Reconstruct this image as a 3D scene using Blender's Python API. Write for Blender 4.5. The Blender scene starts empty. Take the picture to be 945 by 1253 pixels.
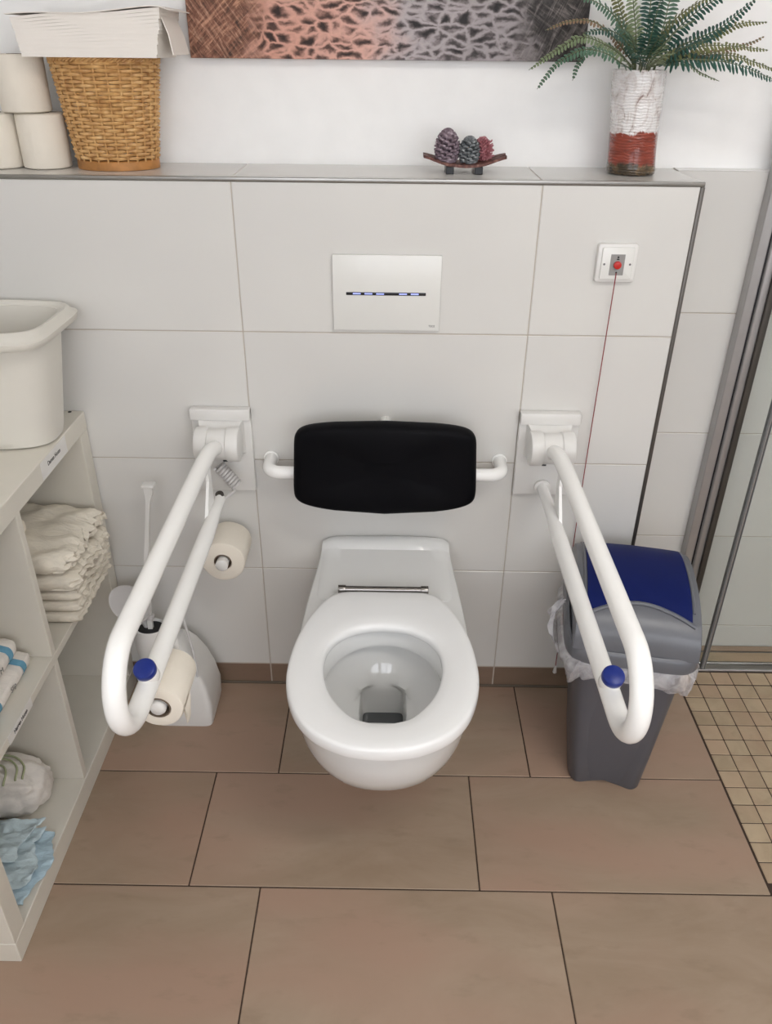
import bpy, bmesh, math, random
from mathutils import Vector, Matrix, noise
random.seed(7)
PI = math.pi
S = bpy.context.scene
COL = S.collection

# ------------------------------------------------------------------ camera
cam_d = bpy.data.cameras.new('camera'); cam = bpy.data.objects.new('camera', cam_d); COL.objects.link(cam)
cam_d.sensor_fit = 'VERTICAL'; cam_d.sensor_height = 36.0
cam_d.lens = 975.26 / 1253.0 * 36.0
cam_d.clip_start = 0.02
R = Matrix(((0.99988845, -0.01387946, 0.00551875), (0.01176297, 0.50402763, -0.86360742), (0.0092048, 0.863576, 0.50413467)))
M4 = R.to_4x4(); M4.translation = (0.01629, -1.6464, 1.50505)
cam.matrix_world = M4
S.camera = cam

# ------------------------------------------------------------------ world and exposure
w = bpy.data.worlds.new('world'); S.world = w; w.use_nodes = True
w.node_tree.nodes['Background'].inputs[0].default_value = (0.75, 0.82, 0.9, 1)
w.node_tree.nodes['Background'].inputs[1].default_value = 0.25
S.view_settings.view_transform = 'Standard'; S.view_settings.look = 'None'
S.view_settings.gamma = 1.0; S.view_settings.use_curve_mapping = False
S.view_settings.exposure = 0.0
LAMP_STRENGTH = 13.6
WINDOW_STRENGTH = 4.4

# ------------------------------------------------------------------ materials
def srgb(r, g, b):
    f = lambda c: ((c / 255) / 12.92 if c / 255 <= 0.04045 else ((c / 255 + 0.055) / 1.055) ** 2.4)
    return (f(r), f(g), f(b), 1)

class NT:
    def __init__(s, name):
        s.m = bpy.data.materials.new(name); s.m.use_nodes = True
        s.t = s.m.node_tree; s.n = s.t.nodes; s.b = s.n['Principled BSDF']
        s._tc = None
    def node(s, typ, **k):
        nd = s.n.new(typ)
        for a, v in k.items():
            if a.startswith('_'): nd.inputs[a[1:].replace('_', ' ')].default_value = v
            else: setattr(nd, a, v)
        return nd
    def link(s, a, b): s.t.links.new(a, b)
    def tc(s, out='Object', scale=(1, 1, 1), loc=(0, 0, 0), rot=(0, 0, 0)):
        if s._tc is None: s._tc = s.node('ShaderNodeTexCoord')
        mp = s.node('ShaderNodeMapping')
        mp.inputs['Scale'].default_value = scale; mp.inputs['Location'].default_value = loc; mp.inputs['Rotation'].default_value = rot
        s.link(s._tc.outputs[out], mp.inputs['Vector']); return mp.outputs[0]
    def noise(s, vec, scale=5, detail=3, rough=.5, dist=0):
        nd = s.node('ShaderNodeTexNoise', _Scale=scale, _Detail=detail, _Roughness=rough, _Distortion=dist)
        s.link(vec, nd.inputs['Vector']); return nd.outputs['Fac']
    def ramp(s, fac, stops, interp='LINEAR'):
        nd = s.node('ShaderNodeValToRGB'); cr = nd.color_ramp; cr.interpolation = interp
        while len(cr.elements) < len(stops): cr.elements.new(.5)
        for e, (p, c) in zip(cr.elements, stops):
            e.position = p; e.color = c if len(c) == 4 else (*c, 1)
        s.link(fac, nd.inputs[0]); return nd.outputs[0]
    def mix(s, fac, a, b, mode='MIX'):
        nd = s.node('ShaderNodeMix', data_type='RGBA', blend_type=mode)
        for sock, v in ((nd.inputs[0], fac), (nd.inputs[6], a), (nd.inputs[7], b)):
            if hasattr(v, 'is_linked') or hasattr(v, 'node'): s.link(v, sock)
            else: sock.default_value = v
        return nd.outputs[2]
    def math(s, op, a, b=0.0, c=0.0):
        nd = s.node('ShaderNodeMath', operation=op)
        for i, v in enumerate((a, b, c)):
            if hasattr(v, 'node'): s.link(v, nd.inputs[i])
            else: nd.inputs[i].default_value = v
        return nd.outputs[0]
    def bump(s, h, strength=.2, dist=.002):
        nd = s.node('ShaderNodeBump', _Strength=strength, _Distance=dist); s.link(h, nd.inputs['Height'])
        s.link(nd.outputs[0], s.b.inputs['Normal'])
    def set(s, **k):
        mp = dict(color='Base Color', rough='Roughness', metal='Metallic', coat='Coat Weight', spec='Specular IOR Level',
                  trans='Transmission Weight', ior='IOR', alpha='Alpha', sss='Subsurface Weight', sheen='Sheen Weight', coatr='Coat Roughness')
        for a, v in k.items():
            sock = s.b.inputs[mp[a]]
            if hasattr(v, 'node'): s.link(v, sock)
            else: sock.default_value = v
        return s

def plain(name, rgb, rough=.5, metal=0, var=.05, nscale=20, bump=0, bscale=60, **k):
    m = NT(name); c = srgb(*rgb)
    v = m.tc(); n = m.noise(v, nscale, 3)
    lo = tuple(x * (1 - var) for x in c[:3]) + (1,); hi = tuple(min(1, x * (1 + var)) for x in c[:3]) + (1,)
    m.set(color=m.ramp(n, [(.3, lo), (.7, hi)]), rough=rough, metal=metal, **k)
    if bump: m.bump(m.noise(v, bscale, 4), bump)
    return m.m

MAT = {}
MAT['plaster'] = plain('plaster', (249, 248, 246), .85, bump=.08, bscale=90, var=.015)
MAT['ceiling'] = plain('ceiling_paint', (235, 234, 230), .9, var=.01)
def tile_mat():
    m = NT('wall_tile_glaze'); v = m.tc(); info = m.node('ShaderNodeObjectInfo')
    n = m.noise(v, 3, 2)
    c = m.ramp(n, [(.3, srgb(217, 215, 211)), (.7, srgb(223, 221, 216))])
    m.set(color=c, rough=.22, spec=.5)
    m.bump(m.noise(m.tc(scale=(1, 1, .6)), 5, 1), .06, .01)
    return m.m
MAT['tile'] = tile_mat()
MAT['grout'] = plain('light_grout', (190, 180, 168), .9)
def floor_mat(name, a, b, c, sx):
    m = NT(name); info = m.node('ShaderNodeObjectInfo')
    add = m.node('ShaderNodeVectorMath', operation='ADD')
    rnd = m.node('ShaderNodeCombineXYZ'); r10 = m.math('MULTIPLY', info.outputs['Random'], 37.0)
    m.link(r10, rnd.inputs[0]); m.link(r10, rnd.inputs[1])
    m.link(m.tc(scale=(sx, 1, 1)), add.inputs[0]); m.link(rnd.outputs[0], add.inputs[1])
    n1 = m.ramp(m.noise(add.outputs[0], 7, 5, .65, .8), [(.32, (0, 0, 0)), (.68, (1, 1, 1))]); n2 = m.noise(add.outputs[0], 26, 5, .6)
    n3 = m.noise(add.outputs[0], 4, 2)
    base = m.mix(n1, a, b)
    base = m.mix(m.ramp(n3, [(.42, (0, 0, 0)), (.62, (.85, .85, .85))]), base, c)
    base = m.mix(m.ramp(n2, [(.25, (.5, .5, .5)), (.42, (0, 0, 0))]), base, tuple(x * .72 for x in a[:3]) + (1,))
    base = m.mix(.35, base, m.mix(info.outputs['Random'], a, b))
    m.set(color=base, rough=m.ramp(n2, [(.3, (.42,) * 3), (.7, (.55,) * 3)]), spec=.4)
    m.bump(n2, .12, .001)
    return m.m
MAT['floor_tile'] = floor_mat('floor_tile_clay', srgb(148, 127, 106), srgb(172, 152, 132), srgb(171, 137, 119), .4)
MAT['skirting_shaded'] = floor_mat('floor_tile_clay_shaded', srgb(124, 104, 86), srgb(142, 122, 104), srgb(140, 112, 96), .4)  # same clay as the floor tiles, shade near the floor painted in
MAT['mosaic'] = floor_mat('mosaic_tile_clay', srgb(160, 141, 116), srgb(196, 176, 148), srgb(180, 150, 126), 1)
MAT['dark_grout'] = plain('dark_grout', (66, 52, 42), .95)
MAT['silicone'] = plain('grey_silicone', (120, 108, 96), .5)
MAT['chrome'] = plain('chrome', (200, 200, 202), .12, 1, var=.02)
MAT['water'] = plain('outlet_water_shade', (84, 86, 88), .03)  # dark grey paints the deep outlet's shade into the water
MAT['gunmetal'] = plain('dark_chrome', (150, 146, 142), .22, 1, var=.02)
MAT['steel'] = plain('brushed_steel', (150, 148, 144), .32, 1, var=.05)
MAT['alu'] = plain('anodised_aluminium', (178, 176, 176), .38, .7, var=.04)
MAT['alu_dark'] = plain('dark_aluminium', (96, 92, 88), .4, .7, var=.04)
MAT['seal'] = plain('grey_seal', (120, 122, 122), .5)
MAT['black_seal'] = plain('black_seal', (28, 27, 30), .5)
MAT['ceramic'] = plain('white_ceramic', (229, 229, 227), .07, var=.005, coat=.3)
MAT['seat'] = plain('seat_plastic', (244, 244, 243), .18, var=.005)
MAT['powder'] = plain('white_powder_coat', (253, 252, 249), .25, var=.01)
MAT['plastic'] = plain('white_plastic', (228, 226, 222), .35, var=.01)
MAT['abs'] = plain('grey_white_plastic', (205, 202, 200), .4, var=.01)
MAT['plate'] = plain('plate_white', (229, 228, 223), .25, var=.01)
MAT['black_foam'] = plain('black_foam', (4, 4, 8), .6, var=.1, bump=.05, bscale=400, spec=.12)
MAT['black'] = plain('black_plastic', (14, 14, 18), .3)
MAT['blue_cap'] = plain('blue_plastic', (16, 42, 128), .35, var=.05)
MAT['navy'] = plain('navy_plastic', (14, 28, 88), .55, spec=.15, var=.05)
MAT['bin_grey'] = plain('bin_grey_plastic', (88, 88, 94), .42, bump=.06, bscale=250, var=.05)
def bin_mat():
    m = NT('bin_grey_plastic'); v = m.tc(); n = m.noise(m.tc(scale=(1, 1, .6)), 34, 2)
    m.set(color=m.mix(m.ramp(n, [(.745, (0, 0, 0)), (.775, (.7, .7, .7))]), srgb(88, 88, 94), srgb(180, 178, 176)), rough=.42)
    m.bump(m.noise(v, 250, 3), .06); return m.m
MAT['bin_grey'] = bin_mat()
MAT['lid_grey'] = plain('lid_grey_plastic', (104, 106, 112), .33, bump=.04, bscale=250, var=.04)
MAT['red'] = plain('red_plastic', (196, 40, 34), .35)
MAT['label_grey'] = plain('label_grey', (150, 148, 145), .5)
MAT['cord_red'] = plain('red_cord', (140, 62, 62), .8)
MAT['melamine'] = plain('white_melamine', (222, 217, 205), .4, var=.015)
MAT['chip'] = plain('chipboard_edge', (150, 120, 88), .9)
MAT['tub'] = plain('tub_plastic', (224, 220, 210), .35, var=.01, sss=0)
MAT['paper'] = plain('tissue_paper', (236, 228, 214), .95, bump=.25, bscale=180, var=.02)
MAT['paper_tan'] = plain('tissue_end', (214, 196, 172), .95, bump=.2, bscale=180, var=.03)
MAT['napkin'] = plain('folded_paper', (240, 234, 226), .9, bump=.05, bscale=80, var=.01)
MAT['card'] = plain('cardboard_core', (120, 104, 88), .9)
MAT['wood_base'] = plain('basket_base_wood', (176, 122, 66), .5, var=.25, nscale=40)
MAT['label'] = plain('label_paper', (232, 230, 226), .4)
MAT['ink'] = plain('black_ink', (30, 28, 28), .6)
MAT['ink_grey'] = plain('grey_ink', (120, 118, 118), .6)
def wicker():
    m = NT('wicker'); v = m.tc()
    n = m.noise(v, 60, 3); n2 = m.noise(v, 12, 2)
    c = m.ramp(n, [(.25, srgb(176, 126, 72)), (.55, srgb(216, 170, 110)), (.85, srgb(234, 196, 138))])
    c = m.mix(m.ramp(n2, [(.4, (0, 0, 0)), (.75, (.35, .35, .35))]), c, srgb(176, 124, 72))
    m.set(color=c, rough=.45); m.bump(n, .2, .001); return m.m
MAT['wicker'] = wicker()
def glass(name, tint, rough=0.0):
    m = NT(name); out = m.n['Material Output']
    fr = m.node('ShaderNodeFresnel', _IOR=1.45); tr = m.node('ShaderNodeBsdfTransparent'); gl_ = m.node('ShaderNodeBsdfGlossy')
    tr.inputs[0].default_value = tint; gl_.inputs['Roughness'].default_value = .02
    mx = m.node('ShaderNodeMixShader'); ge = m.node('ShaderNodeNewGeometry'); m.link(m.math('MULTIPLY', fr.outputs[0], m.math('SUBTRACT', 1.0, ge.outputs['Backfacing'])), mx.inputs[0]); m.link(tr.outputs[0], mx.inputs[1]); m.link(gl_.outputs[0], mx.inputs[2])
    m.link(mx.outputs[0], out.inputs['Surface']); return m.m
MAT['glass'] = glass('shower_glass', (.95, .962, .955, 1))
def liner():
    m = NT('bin_liner_film'); v = m.tc()
    n = m.noise(v, 30, 4, .6, 1.0)
    m.set(color=srgb(225, 223, 226), rough=.3, alpha=m.ramp(n, [(.3, (.28,) * 3), (.7, (.6,) * 3)]))
    m.bump(n, .6, .004); return m.m
MAT['liner'] = liner()
def pad_mat(name, base, crease=.5, tint=None):
    m = NT(name); v = m.tc()
    n = m.noise(m.tc(scale=(1, 2.5, 2)), 22, 5, .6, 1.5)
    c = m.ramp(n, [(.25, tuple(x * .86 for x in base[:3]) + (1,)), (.6, base)])
    m.set(color=c, rough=.75); m.bump(n, crease, .006); return m.m
MAT['pad'] = pad_mat('incontinence_pad_fleece', srgb(238, 230, 214), .6)
MAT['pad_pale'] = pad_mat('pale_pad_fleece', srgb(236, 230, 222), .3)
MAT['band_blue'] = pad_mat('blue_band', srgb(104, 158, 184), .2)
MAT['pad_blue'] = pad_mat('light_blue_fleece', srgb(206, 224, 230), .8)
MAT['pad_blue_dark'] = pad_mat('mid_blue_fleece', srgb(188, 212, 224), .8)
MAT['stripe_green'] = pad_mat('green_stripe', srgb(182, 188, 150), .3)
def vase_mat():
    m = NT('vase_glaze'); v = m.tc()
    sep = m.node('ShaderNodeSeparateXYZ'); m.link(v, sep.inputs[0])
    z = sep.outputs[2]; n = m.noise(v, 38, 4, .6, 1.2)
    zz = m.math('ADD', z, m.math('MULTIPLY', m.math('SUBTRACT', n, .5), .028))
    white = m.ramp(m.noise(m.tc(scale=(1, 1, .5)), 34, 5, .6, 2.5), [(.30, srgb(150, 126, 120)), (.40, srgb(222, 214, 211)), (.55, srgb(244, 241, 240))])
    red = m.ramp(m.noise(m.tc(scale=(.3, .3, 1)), 60, 3, .5, .5), [(.3, srgb(112, 44, 30)), (.65, srgb(158, 68, 48))])
    dark = m.ramp(n, [(.4, srgb(58, 46, 30)), (.7, srgb(120, 96, 66))])
    c = m.mix(m.ramp(m.math('MULTIPLY', zz, 10), [(.19, (0, 0, 0)), (.25, (1, 1, 1))]), dark, red)
    c = m.mix(m.ramp(m.math('MULTIPLY', zz, 10), [(.76, (0, 0, 0)), (.79, (1, 1, 1))]), c, white)
    m.set(color=c, rough=.16, coat=.4)
    wv = m.node('ShaderNodeTexWave', _Scale=60.0, _Distortion=6.0, _Detail=2.0); wv.bands_direction = 'Z'
    m.link(v, wv.inputs['Vector']); m.bump(m.math('ADD', wv.outputs['Fac'], n), .5, .003); return m.m
MAT['vase'] = vase_mat()
def leaf(name, a, b):
    m = NT(name); info = m.node('ShaderNodeObjectInfo')
    n = m.noise(m.tc(), 30, 3)
    m.set(color=m.mix(n, srgb(*a), srgb(*b)), rough=.5, spec=.35); return m.m
FERN = [leaf('fern_blue_green', (32, 66, 58), (62, 100, 88)), leaf('fern_light_green', (96, 116, 84), (150, 160, 124)),
        leaf('fern_olive', (86, 96, 58), (138, 136, 90)), leaf('fern_russet', (112, 92, 70), (150, 122, 96)), leaf('fern_mid', (58, 92, 74), (100, 128, 106))]
MAT['stem'] = plain('fern_stem', (92, 100, 70), .6)
def cone(name, a, b, c):
    m = NT(name); g = m.node('ShaderNodeNewGeometry'); n = m.noise(m.tc(), 120, 3)
    sep = m.node('ShaderNodeSeparateXYZ'); m.link(g.outputs['Normal'], sep.inputs[0])
    m.set(color=m.ramp(n, [(.3, srgb(*a)), (.55, srgb(*b)), (.75, srgb(*c))]), rough=.6); return m.m
MAT['cone_mauve'] = cone('mauve_cone', (84, 68, 76), (134, 116, 126), (196, 184, 190))
MAT['cone_teal'] = cone('grey_teal_cone', (70, 76, 78), (116, 120, 122), (172, 176, 176))
MAT['spiky_red'] = cone('dusty_red', (138, 78, 84), (178, 112, 118), (212, 176, 178))
MAT['tray'] = cone('stained_tray_wood', (60, 34, 30), (106, 66, 58), (150, 112, 98))
def canvas():
    m = NT('canvas_dune_print')
    v = m.tc(); sep = m.node('ShaderNodeSeparateXYZ'); m.link(v, sep.inputs[0]); x = sep.outputs[0]
    # footprints in sand: dark hollows with pale ridges
    warp = m.node('ShaderNodeTexNoise', _Scale=26.0, _Detail=4.0); m.link(v, warp.inputs['Vector'])
    def cells(scale, sc, feat):
        vo = m.node('ShaderNodeTexVoronoi', _Scale=scale); vo.feature = feat
        if feat == 'SMOOTH_F1': vo.inputs['Smoothness'].default_value = .5
        add = m.node('ShaderNodeVectorMath', operation='MULTIPLY_ADD'); m.link(warp.outputs['Color'], add.inputs[0])
        add.inputs[1].default_value = (.035, .0, .035); m.link(m.tc(scale=sc), add.inputs[2]); m.link(add.outputs[0], vo.inputs['Vector'])
        return vo.outputs['Distance']
    n = m.noise(v, 70, 4, .65)
    edge = cells(36.0, (.75, 0, 1.5), 'DISTANCE_TO_EDGE')
    edge2 = cells(80.0, (.7, 0, 1.4), 'DISTANCE_TO_EDGE')
    depth = m.noise(m.tc(scale=(.8, 0, 1.4)), 30, 3, .5)
    hollow = m.math('ADD', m.math('MULTIPLY', edge, m.math('MULTIPLY_ADD', depth, 5.4, -1.1)), m.math('MULTIPLY', edge2, .35))
    hollow = m.math('ADD', hollow, m.math('MULTIPLY', m.math('SUBTRACT', n, .5), .22))
    shade = m.ramp(hollow, [(.0, (1.12, 1.1, 1.08)), (.16, (.95, .93, .92)), (.27, (.55, .52, .51)), (.42, (.2, .185, .18)), (.65, (.05, .047, .046))])
    tint = m.ramp(m.math('MULTIPLY_ADD', x, 1.25, m.math('ADD', .5, m.math('MULTIPLY', m.math('SUBTRACT', m.noise(v, 9, 3), .5), .5))),
                  [(.12, srgb(204, 150, 130)), (.42, srgb(212, 170, 158)), (.56, srgb(176, 168, 170)), (.9, srgb(150, 144, 146))])
    sand = m.mix(1.0, tint, shade, 'MULTIPLY')
    def grass(rot, a, b, c, sc):
        mp = m.node('ShaderNodeMapping'); mp.inputs['Scale'].default_value = (.35, 1, 2.6); m.link(m.tc(rot=(0, rot, 0)), mp.inputs['Vector'])
        g = m.noise(mp.outputs[0], sc * 1.5, 4, .65, 1.6)
        return m.ramp(g, [(.36, a), (.52, b), (.66, c)])
    gl = m.mix(m.ramp(m.noise(v, 48, 4, .6, 1.5), [(.3, (0, 0, 0)), (.7, (1, 1, 1))]), grass(.7, srgb(52, 38, 32), srgb(128, 84, 66), srgb(210, 158, 130), 20),
               grass(2.2, srgb(60, 44, 36), srgb(142, 98, 78), srgb(206, 164, 138), 26))
    gr = m.mix(m.ramp(m.noise(v, 40, 4, .6, 1.5), [(.3, (0, 0, 0)), (.7, (1, 1, 1))]), grass(1.1, srgb(28, 25, 24), srgb(70, 64, 62), srgb(140, 132, 128), 22),
               grass(2.6, srgb(24, 22, 22), srgb(58, 54, 52), srgb(120, 112, 108), 22))
    wob = m.math('MULTIPLY', m.math('SUBTRACT', m.noise(v, 16, 4), .5), .16)
    xl = m.math('ADD', x, wob)
    ml = m.ramp(m.math('MULTIPLY_ADD', xl, 1.0, .5), [(.2, (1, 1, 1)), (.26, (0, 0, 0))])
    mr = m.ramp(m.math('MULTIPLY_ADD', xl, 1.0, .5), [(.74, (0, 0, 0)), (.8, (1, 1, 1))])
    c = m.mix(ml, sand, gl); c = m.mix(mr, c, gr)
    m.set(color=c, rough=.55, spec=.3); m.bump(m.noise(v, 700, 1), .1, .0005)
    return m.m
MAT['canvas'] = canvas()
MAT['canvas_edge'] = plain('canvas_edge', (120, 100, 92), .7)
def emis(name, rgb, st):
    m = NT(name); m.b.inputs['Emission Color'].default_value = srgb(*rgb); m.b.inputs['Emission Strength'].default_value = st
    m.set(color=srgb(*rgb), rough=.6); return m.m
MAT['lamp'] = emis('lamp_diffuser', (255, 250, 244), LAMP_STRENGTH)
MAT['daylight'] = emis('daylight_pane', (240, 244, 252), WINDOW_STRENGTH)
MAT['led'] = emis('status_light', (150, 160, 235), 1.1)

# ------------------------------------------------------------------ geometry helpers
def link(o, parent=None):
    COL.objects.link(o)
    if parent: o.parent = parent
    return o

def tag(o, label=None, cat=None, group=None, kind=None):
    if label: o['label'] = label
    if cat: o['category'] = cat
    if group: o['group'] = group
    if kind: o['kind'] = kind
    return o

def thing(name, label, cat, loc=(0, 0, 0), rotz=0, group=None):
    o = bpy.data.objects.new(name, None); o.empty_display_size = .05
    o.location = loc; o.rotation_euler = (0, 0, rotz); link(o)
    return tag(o, label, cat, group)

def obj(name, bm, mat, parent=None, smooth=True, auto=35, world=True, recalc=True):
    """bm is in world coordinates when world=True: shifted into the parent's frame"""
    if recalc: bmesh.ops.recalc_face_normals(bm, faces=bm.faces)
    me = bpy.data.meshes.new(name); 
    if world and parent is not None:
        p = parent; off = Vector((0, 0, 0)); rz = 0
        while p is not None: off += Vector(p.location); rz += p.rotation_euler[2]; p = p.parent
        bmesh.ops.translate(bm, verts=bm.verts, vec=-off)
        if rz: bmesh.ops.rotate(bm, verts=bm.verts, cent=(0, 0, 0), matrix=Matrix.Rotation(-rz, 3, 'Z'))
    bm.to_mesh(me); bm.free()
    if isinstance(mat, (list, tuple)):
        for m in mat: me.materials.append(m)
    else: me.materials.append(mat)
    if smooth:
        me.polygons.foreach_set('use_smooth', [True] * len(me.polygons))
        try: me.set_sharp_from_angle(angle=math.radians(auto))
        except Exception: pass
    return link(bpy.data.objects.new(name, me), parent)

def recentre(o):
    """move a top-level mesh object's origin to the foot of its own geometry"""
    vs = [v.co.copy() for v in o.data.vertices]
    c = Vector((sum(v.x for v in vs) / len(vs), sum(v.y for v in vs) / len(vs), min(v.z for v in vs)))
    o.data.transform(Matrix.Translation(-c)); o.location = Vector(o.location) + c
    return o

def B(): return bmesh.new()

def box(bm, x0, x1, y0, y1, z0, z1, bev=0, seg=2, mi=0):
    t = bmesh.new()
    bmesh.ops.create_cube(t, size=1)
    bmesh.ops.scale(t, vec=(abs(x1 - x0), abs(y1 - y0), abs(z1 - z0)), verts=t.verts)
    bmesh.ops.translate(t, vec=((x0 + x1) / 2, (y0 + y1) / 2, (z0 + z1) / 2), verts=t.verts)
    if bev: bmesh.ops.bevel(t, geom=t.edges, offset=bev, segments=seg, profile=.5, affect='EDGES')
    add(bm, t, mi); return bm

def add(bm, t, mi=0, mat=None):
    if mat is not None: bmesh.ops.transform(t, matrix=mat, verts=t.verts)
    vm = {v: bm.verts.new(v.co) for v in t.verts}
    for f in t.faces:
        try: nf = bm.faces.new([vm[v] for v in f.verts]); nf.material_index = mi
        except ValueError: pass
    t.free(); return bm

def rings(bm, rs, closed=True, cap0=True, cap1=True, mi=0):
    vr = [[bm.verts.new(p) for p in r] for r in rs]
    n = len(vr[0])
    for a, b in zip(vr, vr[1:]):
        for i in range(n if closed else n - 1):
            j = (i + 1) % n
            f = bm.faces.new((a[i], a[j], b[j], b[i])); f.material_index = mi
    if cap0: bm.faces.new(vr[0][::-1]).material_index = mi
    if cap1: bm.faces.new(vr[-1]).material_index = mi
    return vr

def tube(bm, pts, r, n=16, caps=True, mi=0, flat=1.0):
    pts = [Vector(p) for p in pts]; rs = r if isinstance(r, (list, tuple)) else [r] * len(pts)
    t0 = (pts[1] - pts[0]).normalized()
    u = t0.orthogonal().normalized(); out = []
    for i, p in enumerate(pts):
        t = ((pts[min(i + 1, len(pts) - 1)] - pts[max(i - 1, 0)])).normalized()
        u = (u - t * u.dot(t)).normalized(); v = t.cross(u)
        out.append([p + (u * math.cos(a) + v * math.sin(a) * flat) * rs[i] for a in [2 * PI * k / n for k in range(n)]])
    rings(bm, out, True, caps, caps, mi); return bm

def disc_cyl(bm, c, axis, r, h, n=32, bev=0, mi=0, r2=None):
    """cylinder from centre c along axis for length h, optional rounded ends"""
    c = Vector(c); a = Vector(axis).normalized(); u = a.orthogonal().normalized(); v = a.cross(u)
    r2 = r if r2 is None else r2
    prof = [(0, r), (h, r2)] if not bev else [(0, r - bev), (bev * .3, r - bev * .3), (bev, r), (h - bev, r2), (h - bev * .3, r2 - bev * .3), (h, r2 - bev)]
    rings(bm, [[c + a * d + (u * math.cos(t) + v * math.sin(t)) * rr for t in [2 * PI * k / n for k in range(n)]] for d, rr in prof], mi=mi)
    return bm

def arc(c, r, a0, a1, n, plane='yz'):
    out = []
    for i in range(n + 1):
        a = a0 + (a1 - a0) * i / n
        p, q = r * math.cos(a), r * math.sin(a)
        out.append((c[0], c[1] + p, c[2] + q) if plane == 'yz' else (c[0] + p, c[1] + q, c[2]))
    return out

def smooth_path(pts, n=8):
    pts = [Vector(p) for p in pts]; out = []
    P = [pts[0] * 2 - pts[1]] + pts + [pts[-1] * 2 - pts[-2]]
    for i in range(1, len(P) - 2):
        for k in range(n):
            t = k / n; a, b, c, d = P[i - 1], P[i], P[i + 1], P[i + 2]
            out.append(.5 * ((2 * b) + (c - a) * t + (2 * a - 5 * b + 4 * c - d) * t * t + (3 * b - 3 * c + d - a) * t ** 3))
    out.append(pts[-1]); return out

def struct(name, bm, mat, parent=None, smooth=False):
    o = obj(name, bm, mat, parent, smooth)
    if parent is None: o['kind'] = 'structure'
    return o

_tile_cache = {}
def piece(name, parent, mat, x0, x1, y0, y1, z0, z1, bev=.0012):
    """one tile, plank or panel; alike pieces share their mesh data"""
    key = (name, mat.name, round(x1 - x0, 4), round(y1 - y0, 4), round(z1 - z0, 4))
    if key not in _tile_cache:
        bm = box(B(), -(x1 - x0) / 2, (x1 - x0) / 2, -(y1 - y0) / 2, (y1 - y0) / 2, -(z1 - z0) / 2, (z1 - z0) / 2, bev, 1)
        me = bpy.data.meshes.new(name); bm.to_mesh(me); bm.free(); me.materials.append(mat); _tile_cache[key] = me
    o = bpy.data.objects.new(name, _tile_cache[key])
    o.location = ((x0 + x1) / 2, (y0 + y1) / 2, (z0 + z1) / 2)
    return link(o, parent)

# ------------------------------------------------------------------ the room
XL, XR, YF, ZC = -1.07, 1.78, -3.0, 2.55
YP, YT = .212, .18         # plaster wall face, recessed tile face
G = .0011                  # half a joint
H = 1.285
floor = struct('floor', box(B(), XL - .1, XR + .1, YF - .1, .3, -.08, -.0016), MAT['dark_grout'])
struct('ceiling', box(B(), XL - .1, XR + .1, YF - .1, .4, ZC, ZC + .08), MAT['ceiling'])
wl = struct('wall_left', box(B(), XL - .1, XL - .008, YF - .1, .3, 0, ZC), MAT['grout'])
wr = struct('wall_right', box(B(), XR + .008, XR + .1, YF - .1, .3, 0, ZC), MAT['grout'])
struct('wall_back', box(B(), XL - .1, XR + .1, YP, YP + .15, 0, ZC), MAT['plaster'])
wt = struct('wall_recess', box(B(), .613, XR + .05, YT + .0016, YP + .01, 0, H - .001), MAT['grout'])
wb = struct('wall_front', box(B(), XL - .05, .6105, .0016, YP + .01, 0, H - .0016), MAT['grout'])

# floor tiles, running bond 60 x 30
T = .603
rows = [(-.0035, -.3153, -.2431)] + [(-.3153 - .3 * k, -.6153 - .3 * k, (-.391 if k % 2 == 0 else -.2421)) for k in range(9)]
for i, (ya, yb, off) in enumerate(rows):
    xa = off - T * 2
    while xa < XR:
        a, b = max(xa, XL), min(xa + T, XR)
        if i < 2: b = min(b, .8145)
        if b - a > .03:
            piece('tile', floor, MAT['floor_tile'], a + G * 1.3, b - G * 1.3, yb + G * 1.3, ya - G * 1.3, -.012, 0)
        xa += T
piece('tile', floor, MAT['floor_tile'], .6145, .8133, -.002, .178, -.012, 0)
# shower mosaic
P = .0503
for i in range(18):
    for j in range(13):
        x0 = .8175 + i * P; y1 = .068 - j * P - (.002 if j else 0)
        piece('mosaic_tile', floor, MAT['mosaic'], x0 + .001, min(x0 + P - .001, XR), y1 - P + .001, y1 - .001, -.010, -.0003, .0014)
# wall tiles on the cistern box
zr = [.0665, .377, .679, .981, H - .006]
cols = [XL, -.3015 - T, -.3015, .3015, .606]
for r in range(4):
    for c in range(4):
        piece('tile', wb, MAT['tile'], cols[c] + G, cols[c + 1] - G, 0, .012, zr[r] + G, zr[r + 1] - G)
for c in range(4):       # cover tiles on the ledge
    piece('tile', wb, MAT['tile'], cols[c] + G, (cols[c + 1] if c < 3 else .612) - G, .0075, YP - .0005, H - .012, H)
for r in range(4):       # narrow return of the box towards the shower
    piece('tile', wb, MAT['tile'], .606, .612, .01, YT - .001, zr[r] + G, zr[r + 1] - G)
bb = struct('baseboard_back', box(B(), XL, .607, .0045, .008, .0, .064), MAT['dark_grout'])
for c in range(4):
    piece('tile', bb, MAT['skirting_shaded'], cols[c] + G, cols[c + 1] - G, .0015, .006, .001, .0645, .0008)
struct('trim_1', box(B(), XL, .6125, -.002, .0065, H - .0075, H + .0012, .0012), MAT['steel'], smooth=True)
struct('trim_2', box(B(), .6055, .6135, -.002, .0065, .0, H - .0078, .0012), MAT['alu_dark'], smooth=True)
struct('trim_3', box(B(), XL, .605, -.004, .0014, -.001, .003, .001), MAT['silicone'], smooth=True)
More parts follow.
